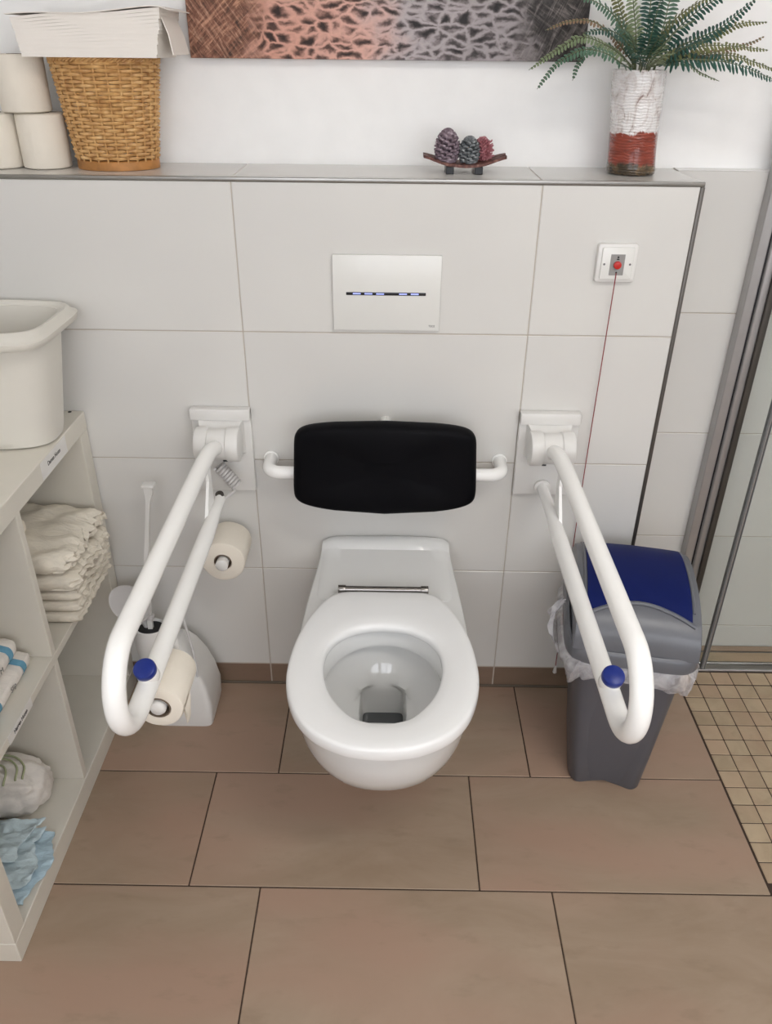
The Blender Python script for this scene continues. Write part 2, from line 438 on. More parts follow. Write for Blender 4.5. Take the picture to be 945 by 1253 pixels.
# recessed wall tiles
zr2 = [.0, .077, .377, .679, .981, H + .001]
c2 = [.6145, 1.215, XR]
for r in range(5):
    for c in range(2):
        piece('tile', wt, MAT['tile'], c2[c] + G, c2[c + 1] - G, YT, YT + .012, zr2[r] + G, zr2[r + 1] - G)
struct('trim_4', box(B(), .614, XR, YT, YP + .001, H + .0002, H + .0016), MAT['plaster'])
# side walls in tiles
for (wall, x0, x1, yend) in ((wl, XL - .009, XL, -.002), (wr, XR, XR + .009, YT - .002)):
    for r in range(4):
        y = yend
        while y > YF + .05:
            y2 = max(y - T, YF); piece('tile', wall, MAT['tile'], x0, x1, y2 + G, y - G, (.0, .377, .679, .981)[r] + G, (.377, .679, .981, 1.285)[r] - G); y = y2
    x0p, x1p = (x0, x1)
    obj('plaster_field', box(B(), x0p, x1p, YF, .21, 1.286, ZC), MAT['plaster'], wall, False)
# wall behind the camera with two windows
wf = B()
def wall_y(bm, xs, zs, holes, y0, y1):
    for i in range(len(xs) - 1):
        for j in range(len(zs) - 1):
            if (i, j) not in holes: box(bm, xs[i], xs[i + 1], y0, y1, zs[j], zs[j + 1])
wall_y(wf, [XL - .1, -.98, .27, .47, 1.72, XR + .1], [0, 1.05, 2.15, ZC], {(1, 1), (3, 1)}, YF - .12, YF)
struct('wall_behind', wf, MAT['plaster'])
for k, xa in enumerate((-.98, .47)):
    f = B(); xb = xa + 1.25
    for a in ((xa, xa + .05, 1.05, 2.15), (xb - .05, xb, 1.05, 2.15), (xa + .05, xb - .05, 1.05, 1.1), (xa + .05, xb - .05, 2.1, 2.15), (xa + .605, xa + .645, 1.1, 2.1)):
        box(f, a[0], a[1], YF - .08, YF - .03, a[2], a[3], .004, 1)
    wn = struct('window_%d' % (k + 1), f, MAT['plastic'])
    obj('pane', box(B(), xa + .05, xa + .605, YF - .06, YF - .05, 1.1, 2.1), MAT['daylight'], wn, False)
    obj('pane', box(B(), xa + .645, xb - .05, YF - .06, YF - .05, 1.1, 2.1), MAT['daylight'], wn, False)
# ceiling lamps
def ceiling_lamp(x, y, lx, ly, label):
    t = thing('ceiling_lamp', label, 'lamp', (x, y, ZC - .05))
    f = B()
    for a in ((-lx, lx, -ly, -ly + .02), (-lx, lx, ly - .02, ly), (-lx, -lx + .02, -ly + .02, ly - .02), (lx - .02, lx, -ly + .02, ly - .02)):
        box(f, x + a[0], x + a[1], y + a[2], y + a[3], ZC - .05, ZC - .001, .002, 1)
    obj('frame', f, MAT['plastic'], t)
    obj('diffuser', box(B(), x - lx + .021, x + lx - .021, y - ly + .021, y + ly - .021, ZC - .045, ZC - .03), MAT['lamp'], t, False)
ceiling_lamp(.85, -1.55, .62, .17, 'long white ceiling lamp in the middle of the room')

# ------------------------------------------------------------------ toilet
tx = .006
def interp(tab, v):
    if v <= tab[0][0]: return tab[0][1]
    for (a, p), (b, q) in zip(tab, tab[1:]):
        if v <= b:
            t = (v - a) / (b - a); t = t * t * (3 - 2 * t) * .35 + t * .65
            return p + (q - p) * t
    return tab[-1][1]
def outline(yf, wm, wb_, yb=0.0, n=14, m=20, expo=2.15, ywide=None):
    """closed outline, wide part then rounded front; yb is the rear edge"""
    yw = ywide if ywide is not None else yf * .62
    right = []
    for i in range(n):
        t = i / n; y = yb + (yw - yb) * t; s = math.sin(t * PI / 2) ** 1.3
        right.append((wb_ + (wm - wb_) * s, y))
    for i in range(m + 1):
        a = PI / 2 * i / m
        right.append((wm * math.cos(a) ** (2 / expo), yw + (yf - yw) * math.sin(a) ** (2 / expo)))
    left = [(-x, y) for x, y in right[:-1]][::-1]
    return [(tx + x, y) for x, y in right + left]
toilet = thing('wall_hung_toilet', 'white wall-hung ceramic toilet between the two grab rails', 'toilet', (tx, 0, .1))
bm = B()
secs = []   # from underside up
def sec(z, yf, wm, wbk, yw=None, yb=0.0): secs.append([(x, y, z) for x, y in outline(yf, wm, wbk, ywide=yw, yb=yb)])
sec(.095, -.12, .080, .078); sec(.10, -.18, .090, .084); sec(.13, -.30, .106, .098); sec(.165, -.405, .122, .112)
sec(.20, -.482, .138, .123); sec(.24, -.55, .153, .133); sec(.28, -.600, .164, .140); sec(.32, -.636, .1715, .146)
sec(.36, -.658, .176, .150); sec(.40, -.668, .178, .153); sec(.43, -.671, .1785, .154); sec(.444, -.672, .178, .154)
sec(.452, -.667, .174, .152); sec(.4545, -.662, .170, .148)
# inside
def inner(z, yb, yf, wm, xx=2.1):
    n = len(secs[0]); o = []
    for i in range(n):
        # same parameter order as outline: start rear right, go to front, back to rear left
        a = -PI / 2 + (i / n) * 2 * PI + .0
        a = PI / 2 - (i + .5) / n * 2 * PI
        cx, cy = math.cos(a), math.sin(a)
        o.append((tx + wm * math.copysign(abs(cx) ** (2 / xx), cx), (yb + yf) / 2 + (yb - yf) / 2 * math.copysign(abs(cy) ** (2 / xx), cy), z))
    return o
secs.append(inner(.4545, -.322, -.632, .124))
secs.append(inner(.448, -.327, -.628, .120)); secs.append(inner(.415, -.330, -.626, .118)); secs.append(inner(.408, -.329, -.627, .1195))
secs.append(inner(.404, -.306, -.634, .128)); secs.append(inner(.392, -.301, -.633, .130)); secs.append(inner(.378, -.303, -.629, .129)); secs.append(inner(.362, -.309, -.62, .123))
secs.append(inner(.347, -.317, -.603, .112)); secs.append(inner(.335, -.326, -.585, .100)); secs.append(inner(.325, -.333, -.56, .086)); secs.append(inner(.313, -.339, -.53, .070))
secs.append(inner(.305, -.341, -.50, .058, 2.8))
secs.append(inner(.301, -.343, -.462, .0505, 7)); secs.append(inner(.294, -.344, -.440, .048, 10)); secs.append(inner(.225, -.346, -.428, .044, 10)); secs.append(inner(.205, -.352, -.42, .036, 7))
rings(bm, secs)
obj('bowl', bm, MAT['ceramic'], toilet, auto=40)
bm = B(); rings(bm, [inner(.231, -.3462, -.4285, .0441, 9), inner(.232, -.3462, -.4285, .0441, 9)]); l = obj('water', bm, MAT['water'], toilet); l['label'] = 'dark still water in the outlet'
# raised rear deck, flat with a rounded bead at the wall
bm = B(); ds = []
for y, w_, z in ((-.001, .146, .450), (-.002, .150, .470), (-.006, .151, .4765), (-.014, .1525, .4775), (-.026, .1535, .474), (-.034, .154, .466), (-.040, .1545, .4625), (-.09, .157, .4605), (-.16, .160, .4595), (-.215, .1605, .459), (-.232, .158, .457), (-.238, .150, .449)):
    pr = []
    N = 24
    for i in range(N + 1):
        s = -1 + 2 * i / N
        ex = abs(s) ** 14
        bow = .004 * (1 - s * s) if z > .465 else 0
        pr.append((tx + w_ * s, y + (.0 if True else 0), z + bow - ex * .010))
    pr += [(tx + w_ + .0015, y, .446), (tx - w_ - .0015, y, .446)]
    ds.append(pr)
rings(bm, ds); obj('deck', bm, MAT['ceramic'], toilet, auto=40)
# seat
so = [(.0, -.231), (.06, -.231), (.092, -.233), (.112, -.243), (.128, -.262), (.146, -.298), (.163, -.343), (.176, -.40), (.1825, -.455), (.1825, -.51), (.173, -.56), (.153, -.61), (.118, -.652), (.07, -.679), (.03, -.688), (.0, -.690)]
si = [(.0, -.345), (.035, -.349), (.066, -.362), (.093, -.386), (.109, -.417), (.1145, -.45), (.113, -.488), (.102, -.532), (.082, -.570), (.054, -.602), (.025, -.615), (.0, -.6175)]
def closed(half):
    pts = smooth_path([(x, y, 0) for x, y in half], 6)
    return [(p.x, p.y) for p in pts] + [(-p.x, p.y) for p in pts[-2:0:-1]]
SO, SI = closed(so), closed(si); SC = (0, -.475)
def radial(poly, a):
    dx, dy = math.cos(a), math.sin(a); best = 0
    for (x1, y1), (x2, y2) in zip(poly, poly[1:] + poly[:1]):
        x1 -= SC[0]; x2 -= SC[0]; y1 -= SC[1]; y2 -= SC[1]
        ex, ey = x2 - x1, y2 - y1; den = dx * ey - dy * ex
        if abs(den) < 1e-12: continue
        t = (x1 * ey - y1 * ex) / den; u = (x1 * dy - y1 * dx) / den
        if t > 0 and -1e-6 <= u <= 1 + 1e-6: best = max(best, t)
    return best
bm = B(); NS = 120; prs = []
prof = [(.02, .4555), (.0, .459), (.0, .467), (.03, .4725), (.09, .4755), (.3, .4780), (.7, .4805), (.9, .4808), (.965, .479), (.992, .4745), (1, .467), (1, .460), (.985, .456), (.9, .4553)]
loops = []
for f, z in prof:
    L = []
    for k in range(NS):
        a = 2 * PI * k / NS; ri, ro = radial(SI, a), radial(SO, a)
        rr = ri + (ro - ri) * f
        L.append((tx + SC[0] + rr * math.cos(a), SC[1] + rr * math.sin(a), z))
    loops.append(L)
vr = rings(bm, loops, True, False, False)
for i in range(NS):
    j = (i + 1) % NS; bm.faces.new((vr[-1][i], vr[-1][j], vr[0][j], vr[0][i]))
seat = obj('seat', bm, MAT['seat'], toilet, auto=50)
bm = B(); disc_cyl(bm, (-.090, -.222, .476), (1, 0, 0), .0076, .186, 20)
hg = obj('hinge_bar', bm, MAT['gunmetal'], toilet); hg['label'] = 'chrome hinge bar'
for s in (-.096, .085):
    bm = B(); disc_cyl(bm, (s, -.222, .476), (1, 0, 0), .0095, .017, 20, .001); disc_cyl(bm, (s + .0085, -.222, .459), (0, 0, 1), .006, .012, 12)
    obj('hinge_cap', bm, MAT['gunmetal'], toilet)

# ------------------------------------------------------------------ flush plate
t = thing('flush_plate', 'white touchless flush plate with a slim black sensor strip', 'flush plate', (.0025, 0, .99))
obj('cover', box(B(), -.1085, .1135, -.0085, 0, .99, 1.1445, .002), MAT['plate'], t)
bm = B(); sz = 1.067
pl = []
box(bm, -.081, .083, -.0094, -.0078, sz - .003, sz + .003, .0014, 2)
st = obj('sensor_strip', bm, MAT['black'], t); st['label'] = 'glossy black sensor strip'
for x in (-.059, -.035, -.011, .036, .060):
    l = obj('status_light', box(B(), x - .008, x + .008, -.0098, -.0090, sz - .0013, sz + .0013, .0003, 1), MAT['led'], st)
cu = bpy.data.curves.new('logo', 'FONT'); cu.body = 'TECE'; cu.size = .0062; cu.extrude = .0002; cu.align_x = 'CENTER'
def text(name, body, size, loc, rot, mat, parent, ext=.0002, sx=1):
    cu = bpy.data.curves.new(name, 'FONT'); cu.body = body; cu.size = size; cu.extrude = ext; cu.align_x = 'CENTER'; cu.align_y = 'CENTER'
    tmp = bpy.data.objects.new(name, cu); COL.objects.link(tmp)
    bpy.context.view_layer.update()
    me = bpy.data.meshes.new_from_object(tmp.evaluated_get(bpy.context.evaluated_depsgraph_get()))
    bpy.data.objects.remove(tmp); me.materials.clear(); me.materials.append(mat)
    o = bpy.data.objects.new(name, me); link(o, parent)
    off = Vector((0, 0, 0)); p = parent
    while p is not None: off += Vector(p.location); p = p.parent
    o.location = Vector(loc) - off; o.rotation_euler = rot; o.scale = (sx, 1, 1); return o
text('logo', 'TECE', .0058, (.097, -.0087, 1.0005), (PI / 2, 0, 0), MAT['ink_grey'], t)

# ------------------------------------------------------------------ emergency call unit
t = thing('emergency_call_switch', 'white square emergency call switch with red button and red pull cord', 'switch', (.4625, 0, 1.098))
def rounded_plate(bm, x0, x1, z0, z1, y0, y1, r, bev, n=6):
    c = [(x1 - r, z1 - r, 0), (x0 + r, z1 - r, PI / 2), (x0 + r, z0 + r, PI), (x1 - r, z0 + r, 1.5 * PI)]
    def ring(ins, y):
        o = []
        for cx, cz, a0 in c:
            for k in range(n + 1):
                a = a0 + PI / 2 * k / n; o.append((cx + (r - ins) * math.cos(a), y, cz + (r - ins) * math.sin(a)))
        return o
    rings(bm, [ring(0, y1), ring(0, y0 + bev), ring(bev * .3, y0 + bev * .3), ring(bev, y0)])
bm = B(); rounded_plate(bm, .4225, .5025, 1.097, 1.1725, -.012, 0, .006, .003); obj('frame', bm, MAT['plastic'], t)
bm = B(); rounded_plate(bm, .431, .4945, 1.1035, 1.166, -.0155, -.011, .003, .001); obj('rocker_plate', bm, MAT['plate'], t)
bm = B(); box(bm, .4485, .4770, 1 * -.0165, -.015, 1.112, 1.153, .0006, 1); l = obj('symbol_plate', bm, MAT['label_grey'], t); l['label'] = 'grey symbol plate'
bm = B(); disc_cyl(bm, (.463, -.0155, 1.1325), (0, -1, 0), .0077, .007, 24, .0018); l = obj('button', bm, MAT['red'], t); l['label'] = 'round red button'
bm = B(); disc_cyl(bm, (.463, -.016, 1.1475), (0, -1, 0), .0019, .0012, 12); box(bm, .4605, .4655, -.0172, -.0164, 1.1425, 1.1445); obj('symbol', bm, MAT['ink'], t)
for x in (.437, .4885):
    bm = B(); disc_cyl(bm, (x, -.015, 1.1335), (0, -1, 0), .0022, .001, 12); obj('screw', bm, MAT['ink_grey'], t)
bm = B(); disc_cyl(bm, (.463, -.016, 1.1175), (0, -1, 0), .0018, .0012, 12); obj('cord_hole', bm, MAT['ink'], t)
cp = smooth_path([(.463, -.017, 1.1175), (.4633, -.016, 1.09), (.4628, -.012, .9), (.4622, -.008, .6), (.4625, -.008, .3), (.463, -.010, .078)], 5)
bm = B(); tube(bm, cp, .0011, 6); l = obj('pull_cord', bm, MAT['cord_red'], t); l['label'] = 'thin dark red pull cord'
bm = B(); disc_cyl(bm, (.463, -.010, .058), (0, 0, 1), .0055, .024, 12, .0015, r2=.003); obj('cord_knob', bm, MAT['plastic'], t)

# ------------------------------------------------------------------ backrest
t = thing('backrest', 'black padded backrest on a bent white tube above the toilet', 'backrest', (.003, 0, .70))
px, pz = .003, .717
zt = .686
path = [(px - .262, 0, zt), (px - .262, -.035, zt)] + [(px - .232 - .03 * math.cos(a), -.045 - .03 * math.sin(a), zt) for a in [PI / 2 * k / 8 for k in range(9)]]
path += [(px + .232 + .03 * math.cos(a), -.045 - .03 * math.sin(a), zt) for a in [PI / 2 - PI / 2 * k / 8 for k in range(9)]] + [(px + .262, -.035, zt), (px + .262, 0, zt)]
bm = B(); tube(bm, path, .0145, 18); obj('support_tube', bm, MAT['powder'], t, auto=60)
for s in (-1, 1):
    bm = B(); disc_cyl(bm, (px + .262 * s, 0, zt), (0, -1, 0), .0175, .006, 24, .001); obj('wall_collar', bm, MAT['powder'], t)
bm = B(); disc_cyl(bm, (px, 0, .779), (0, -1, 0), .0145, .10, 20, .002); obj('top_mount', bm, MAT['powder'], t)
# padded cushion: barrel outline, softly rounded
def pad_ring(sx, sz_, y, n=96):
    o = []
    for k in range(n):
        a = 2 * PI * k / n; c, s = math.cos(a), math.sin(a)
        ex = 9
        x = math.copysign(abs(c) ** (2 / ex), c); z = math.copysign(abs(s) ** (2 / ex), s)
        zz = z * (sz_ * (1 - .17 * x * x)); xx = x * sx * (1 - .025 * z)
        yy = y + .012 * x * x
        o.append((px + xx, yy, pz + zz + .004 * z))
    return o
bm = B()
rings(bm, [pad_ring(.176, .086, -.088), pad_ring(.192, .098, -.090), pad_ring(.198, .1035, -.098), pad_ring(.199, .1045, -.108), pad_ring(.197, .103, -.122), pad_ring(.191, .098, -.129), pad_ring(.180, .089, -.133), pad_ring(.12, .055, -.1345), pad_ring(.05, .02, -.135)])
l = obj('cushion', bm, MAT['black_foam'], t, auto=60); l['label'] = 'black foam cushion'

# ------------------------------------------------------------------ hinged grab rails
def grab_rail(cx, label, side):
    t = thing('grab_rail', label, 'grab rail', (cx, 0, .605))
    bm = B()
    box(bm, cx - .0665, cx + .0665, -.014, 0, .605, .81, .003)
    box(bm, cx - .0665, cx + .0665, -.024, -.0, .785, .812, .003)
    obj('wall_plate', bm, MAT['plastic'], t)
    # saddle between plate and barrel
    bm = B()
    sad = []
    for y, hw, z0, z1 in ((-.010, .052, .70, .795), (-.028, .047, .71, .784), (-.045, .042, .718, .776), (-.06, .036, .725, .77)):
        sad.append([(cx - hw, y, z0), (cx + hw, y, z0), (cx + hw, y, z1), (cx + hw * .5, y, z1 - .004), (cx - hw * .5, y, z1 - .004), (cx - hw, y, z1)])
    rings(bm, sad); obj('bracket', bm, MAT['plastic'], t)
    bz, by = .746, -.060
    bm = B(); disc_cyl(bm, (cx - .0485, by, bz), (1, 0, 0), .0385, .029, 40, .004); obj('hinge_cap', bm, MAT['plastic'], t)
    bm = B(); disc_cyl(bm, (cx + .0195, by, bz), (1, 0, 0), .0385, .029, 40, .004); obj('hinge_cap', bm, MAT['plastic'], t)
    bm = B(); disc_cyl(bm, (cx - .022, by, bz), (1, 0, 0), .0345, .044, 40, .001); obj('hinge_barrel', bm, MAT['plastic'], t)
    bm = B(); disc_cyl(bm, (cx - .012 * side, by + .004, .711), (0, -.3, -1), .006, .008, 12); l = obj('hinge_pin', bm, MAT['black'], t); l['label'] = 'dark hinge pin'
    yt, rr, zu, zl = -.752, .0735, .774, .627
    r = .0165
    up = smooth_path([(cx, -.078, .745), (cx, -.105, .757), (cx, -.15, .769), (cx, -.22, .774)], 4)
    pth = up + [(cx, y, zu) for y in (-.35, -.5, -.65)] + arc((cx, yt, zl + rr), rr, PI / 2, 3 * PI / 2, 20)
    pth += [(cx, y, zl) for y in (-.65, -.5, -.35, -.25)]
    bm = B(); tube(bm, pth, r, 24); obj('tube', bm, MAT['powder'], t, auto=60)
    lo = [(cx, -.25, zl), (cx, -.20, zl + .001), (cx, -.155, zl + .002)]
    bm = B(); tube(bm, lo + ([(cx, -.02, zl)] if side > 0 else [(cx, -.10, zl + .003)]), [.0165, .0150, .0128, .0128], 20); obj('lower_arm', bm, MAT['powder'], t, auto=60)
    # thin gusset between the tubes
    bm = B(); gx = cx + .010 * side
    rings(bm, [[(gx - .0035, -.13, .628), (gx + .0035, -.13, .628), (gx + .0035, -.20, .63), (gx - .0035, -.20, .63)],
               [(gx - .003, -.125, .70), (gx + .003, -.125, .70), (gx + .003, -.150, .70), (gx - .003, -.150, .70)],
               [(gx - .003, -.13, .765), (gx + .003, -.13, .765), (gx + .003, -.155, .765), (gx - .003, -.155, .765)]])
    obj('strut', bm, MAT['powder'], t)
    bm = B(); disc_cyl(bm, (cx, -.685, .634), (0, -.45, .9), .0175, .024, 28, .001); obj('button_socket', bm, MAT['powder'], t)
    bm = B(); disc_cyl(bm, (cx, -.694, .652), (0, -.45, .9), .0178, .016, 32, .004); l = obj('button', bm, MAT['blue_cap'], t); l['label'] = 'round dark blue button'
    return t
gl = grab_rail(-.3645, 'white hinged grab rail left of the toilet, holding a paper roll', -1)
gr = grab_rail(.3675, 'white hinged grab rail right of the toilet, in front of the bin', 1)
bm = B(); disc_cyl(bm, (.3675, -.014, .627), (0, -1, 0), .019, .008, 24, .001); obj('wall_socket', bm, MAT['plastic'], gr)
# left rail: screw, coiled cable, paper peg
bm = B(); disc_cyl(bm, (-.3645, -.094, .628), (0, -.4, .9), .0095, .017, 20, .001); l = obj('end_screw', bm, MAT['alu_dark'], gl); l['label'] = 'dark metal end screw'
hel = []; c0, c1 = Vector((-.372, -.045, .685)), Vector((-.334, -.055, .640)); ax = (c1 - c0).normalized(); u = ax.orthogonal().normalized(); v = ax.cross(u)
for i in range(8 * 14 + 1):
    f = i / (8 * 14); a = 2 * PI * i / 14; hel.append(c0 + (c1 - c0) * f + (u * math.cos(a) + v * math.sin(a)) * .0118)
hel += [Vector((-.336, -.075, .637)), Vector((-.350, -.095, .632)), Vector((-.3645, -.104, .630))]
bm = B(); tube(bm, hel, .0035, 8); l = obj('coiled_cable', bm, MAT['abs'], gl); l['label'] = 'grey white coiled cable'
rx, rz0 = -.360, .566
bm = B(); tube(bm, smooth_path([(-.3645, -.56, .618), (-.362, -.558, .600), (rx, -.562, .575), (rx, -.575, rz0), (rx, -.60, rz0)], 5) + [Vector((rx, -.65, rz0)), Vector((rx, -.686, rz0)), Vector((rx, -.690, rz0))], [.009] * 21 + [.0135, .0135, .011], 18)
obj('paper_peg', bm, MAT['plastic'], gl, auto=60)

def paper_roll(name, c, axis, r, rc, L, label, group=None, tail=None, lumpy=0):
    t = thing(name, label, 'toilet roll', c)
    a = Vector(axis).normalized(); u = a.orthogonal().normalized(); v = a.cross(u); c = Vector(c); n = 56
    def ring(rr, d, l=1): return [c + a * d + (u * math.cos(2 * PI * k / n) + v * math.sin(2 * PI * k / n)) * (rr + lumpy * l * (math.sin(3 * 2 * PI * k / n + 1) + .6 * math.sin(5 * 2 * PI * k / n))) for k in range(n)]
    bm = B(); h = L / 2
    vr = rings(bm, [ring(rc + .001, -h, 0), ring(r - .004, -h), ring(r - .001, -h + .002), ring(r, -h + .005), ring(r, h - .005), ring(r - .001, h - .002), ring(r - .004, h), ring(rc + .001, h, 0)], True, False, False)
    for i in range(n): bm.faces.new((vr[-1][i], vr[-1][(i + 1) % n], vr[0][(i + 1) % n], vr[0][i]))
    obj('paper', bm, MAT['paper'], t)
    bm = B()
    vr = rings(bm, [ring(rc, -h - .0005, 0), ring(rc, h + .0005, 0), ring(rc - .0016, h + .0005, 0), ring(rc - .0016, -h - .0005, 0)], True, False, False)
    for i in range(n): bm.faces.new((vr[-1][i], vr[-1][(i + 1) % n], vr[0][(i + 1) % n], vr[0][i]))
    l = obj('core', bm, MAT['card'], t); l['label'] = 'brown cardboard core'
    return t
pr = paper_roll('toilet_roll', (rx, -.633, rz0), (0, 1, 0), .0415, .0205, .104, 'white toilet roll hanging under the left grab rail, loose end down', lumpy=.0004)
# loose end
bm = B(); n = 10; ys = (-.684, -.582); pts = []
for k in range(n):
    f = k / (n - 1); a = -.15 - f * .9
    pts.append((rx + .0425 * math.cos(-.1) + .004 * math.sin(f * 3) - .010 * f * f, rz0 - .002 - f * .062))
top = [[(x, ys[0] + .0 * i, z) for x, z in pts] for i in (0,)][0]
q = [[(x - .014 * (k / (n - 1)) * (0), ys[0] + (.001 if k < 6 else .012 * (k - 5)), z) for k, (x, z) in enumerate(pts)], [(x + .0006, ys[0] + .022 + (.0 if k < 6 else .002 * (k - 5)), z + (.0)) for k, (x, z) in enumerate(pts)], [(x, ys[0] + .040 - .020 * (k / (n - 1)), z + .045 * (k / (n - 1))) for k, (x, z) in enumerate(pts)]]
grid = [[bm.verts.new(p) for p in r] for r in q]; grid2 = [[bm.verts.new((p[0] + .0006, p[1], p[2])) for p in r] for r in q]
for g_ in (grid, grid2):
    for i in range(2):
        for k in range(n - 1): bm.faces.new((g_[i][k], g_[i][k + 1], g_[i + 1][k + 1], g_[i + 1][k]))
obj('loose_sheet', bm, MAT['paper'], pr)
# spare roll on its wall peg
wx, wz = -.366, .482
t = thing('roll_holder', 'white wall peg holding the spare toilet roll left of the toilet', 'roll holder', (wx, 0, wz))
bm = B(); tube(bm, [(wx, -.001, wz), (wx, -.03, wz), (wx, -.09, wz), (wx, -.138, wz), (wx, -.147, wz), (wx, -.150, wz)], [.012, .012, .012, .0145, .0145, .010], 20); obj('peg', bm, MAT['plastic'], t, auto=50)
bm = B(); disc_cyl(bm, (wx, 0, wz), (0, -1, 0), .02, .006, 24, .001); obj('wall_disc', bm, MAT['plastic'], t)
paper_roll('toilet_roll', (wx, -.082, wz), (0, 1, 0), .051, .0195, .100, 'cream spare toilet roll on the wall peg below the left grab rail plate', lumpy=.0008)

# ------------------------------------------------------------------ toilet brush and holder
bx = -.515
t = thing('toilet_brush_holder', 'white tapered toilet brush holder standing on the floor at the wall', 'brush holder', (bx, -.1, 0))
bm = B(); sh = []
for z, hw, yf, yb in ((.0, .071, -.168, -.035), (.012, .074, -.170, -.033), (.06, .078, -.166, -.03), (.11, .073, -.158, -.03), (.15, .064, -.146, -.03), (.185, .050, -.130, -.03), (.205, .036, -.114, -.034), (.213, .024, -.100, -.04)):
    o = []
    for k in range(40):
        a = 2 * PI * k / 40; c, s = math.cos(a), math.sin(a); e = 10
        xx = bx + .012 + hw * math.copysign(abs(c) ** (2 / e), c); ym, yh = (yf + yb) / 2, (yb - yf) / 2
        o.append((xx - .03 * (z / .213) ** 2, ym + yh * math.copysign(abs(s) ** (2 / e), s), z))
    sh.append(o)
rings(bm, sh); obj('housing', bm, MAT['plastic'], t, auto=28)
cpx, cpy = -.566, -.112
bm = B(); N = 32
cr = lambda r, z, dy=0: [(cpx + r * math.cos(2 * PI * k / N), cpy + r * .9 * math.sin(2 * PI * k / N) + dy, z) for k in range(N)]
rings(bm, [cr(.034, .17), cr(.040, .20), cr(.043, .235), cr(.041, .262), cr(.037, .276), cr(.034, .278), cr(.032, .275), cr(.033, .24), cr(.02, .2)]); obj('cup', bm, MAT['plastic'], t)
bm = B(); disc_cyl(bm, (cpx, cpy, .2695), (0, 0, 1), .0325, .001, 24); obj('cup_shade_disc', bm, MAT['black'], t)  # black disc stands in for the shade inside the cup
bm = B(); rings(bm, [[(-.470 + dx, -.065 + .0 * dx, .19), (-.474 + dx, -.075, .19)][0:1] + [(-.470 + dx, -.075, .19), (-.476 + dx, -.085, .20)] for dx in (0, .002)]) if False else tube(bm, smooth_path([(-.500, -.06, .262), (-.486, -.085, .235), (-.468, -.12, .2), (-.456, -.150, .15)], 6), .0032, 8)
obj('hanging_wire', bm, MAT['abs'], t)
# open lid disc
bm = B(); cc = Vector((-.606, -.115, .345)); nrm = Vector((-.15, -.75, .64)).normalized(); u = Vector((1, 0, 0)); u = (u - nrm * u.dot(nrm)).normalized(); v = nrm.cross(u)
def lid_ring(sc, d): 
    o = []
    for k in range(36):
        a = 2 * PI * k / 36; x, y = .052 * sc * math.cos(a), .046 * sc * math.sin(a)
        x += .35 * (-y); o.append(cc + u * x + v * y + nrm * d)
    return o
rings(bm, [lid_ring(.4, -.004), lid_ring(.95, -.002), lid_ring(1, 0), lid_ring(.98, .003), lid_ring(.9, .0005), lid_ring(.4, -.001)]); obj('lid', bm, MAT['abs'], t)
bm = B(); tube(bm, [(-.598, -.108, .325), (-.585, -.105, .295), (-.578, -.104, .270)], [.010, .008, .007], 10); obj('lid_hinge', bm, MAT['abs'], t)
t = thing('toilet_brush', 'long thin white toilet brush handle leaning at the wall by the shelf', 'toilet brush', (cpx, cpy, .26))
hp = [(cpx, cpy, .21), (cpx, cpy + .004, .30), (-.560, -.094, .42), (-.547, -.084, .52), (-.535, -.080, .60), (-.5285, -.079, .632), (-.527, -.079, .650)]
bm = B(); tube(bm, smooth_path(hp, 5), [.0078] * 5 + [.0076] * 5 + [.007] * 5 + [.0066] * 5 + [.007, .0075, .0085, .0098, .011] + [.0122, .013, .0135, .0135, .0135] + [.0138], 4); 
obj('handle', bm, MAT['plastic'], t, auto=30)
bm = B(); box(bm, -.541, -.513, -.091, -.067, .648, .655, .002); obj('end_cap', bm, MAT['plastic'], t)
bm = B(); disc_cyl(bm, (cpx, cpy + .004, .298), (.05, .05, 1), .011, .012, 16, .002); obj('collar', bm, MAT['abs'], t)

# ------------------------------------------------------------------ waste bin with swing lid
bc = (.553, -.205); BR = math.radians(-10)
t = thing('waste_bin', 'grey plastic waste bin with navy blue swing lid by the shower', 'waste bin', (bc[0], bc[1], 0), BR)
def brect(hw, hd, z, e=6, n=72, cy=0, dent=0, cx=0):
    o = []
    for k in range(n):
        a = 2 * PI * k / n; c, s = math.cos(a), math.sin(a)
        x = hw * math.copysign(abs(c) ** (2 / e), c); y = hd * math.copysign(abs(s) ** (2 / e), s)
        if s < 0 and dent: y += dent * max(0, math.cos(x / hw * PI * .62)) ** 1.5
        o.append((cx + x, cy + y, z))
    return o
def local(bmx):   # bin geometry is written in the bin's own frame
    return bmx
bm = B(); secs2 = []
for z, hw, hd, dn in ((0, .082, .138, .020), (.006, .085, .141, .020), (.10, .094, .146, .022), (.20, .102, .153, .016), (.30, .110, .160, .008), (.375, .116, .165, .0), (.40, .120, .169, 0), (.405, .123, .172, 0)):
    secs2.append(brect(hw, hd, z, 7, dent=dn))
for z, hw, hd in ((.405, .118, .167), (.38, .112, .161), (.2, .098, .149), (.012, .08, .13)): secs2.append(brect(hw, hd, z, 7))
rings(bm, secs2); obj('body', bm, MAT['bin_grey'], t, world=False)
# lid: collar, then domed frame with arched opening
def lidz(y):   # height of the dome along depth
    return 0
bm = B()
rings(bm, [brect(.123, .171, .392, 6), brect(.138, .178, .394, 6), brect(.141, .181, .400, 6), brect(.140, .180, .424, 6), brect(.137, .177, .430, 6), brect(.131, .174, .432, 6), brect(.130, .177, .430, 6), brect(.115, .16, .405, 6)], cap0=True, cap1=True)
obj('lid_rim', bm, MAT['lid_grey'], t, world=False)
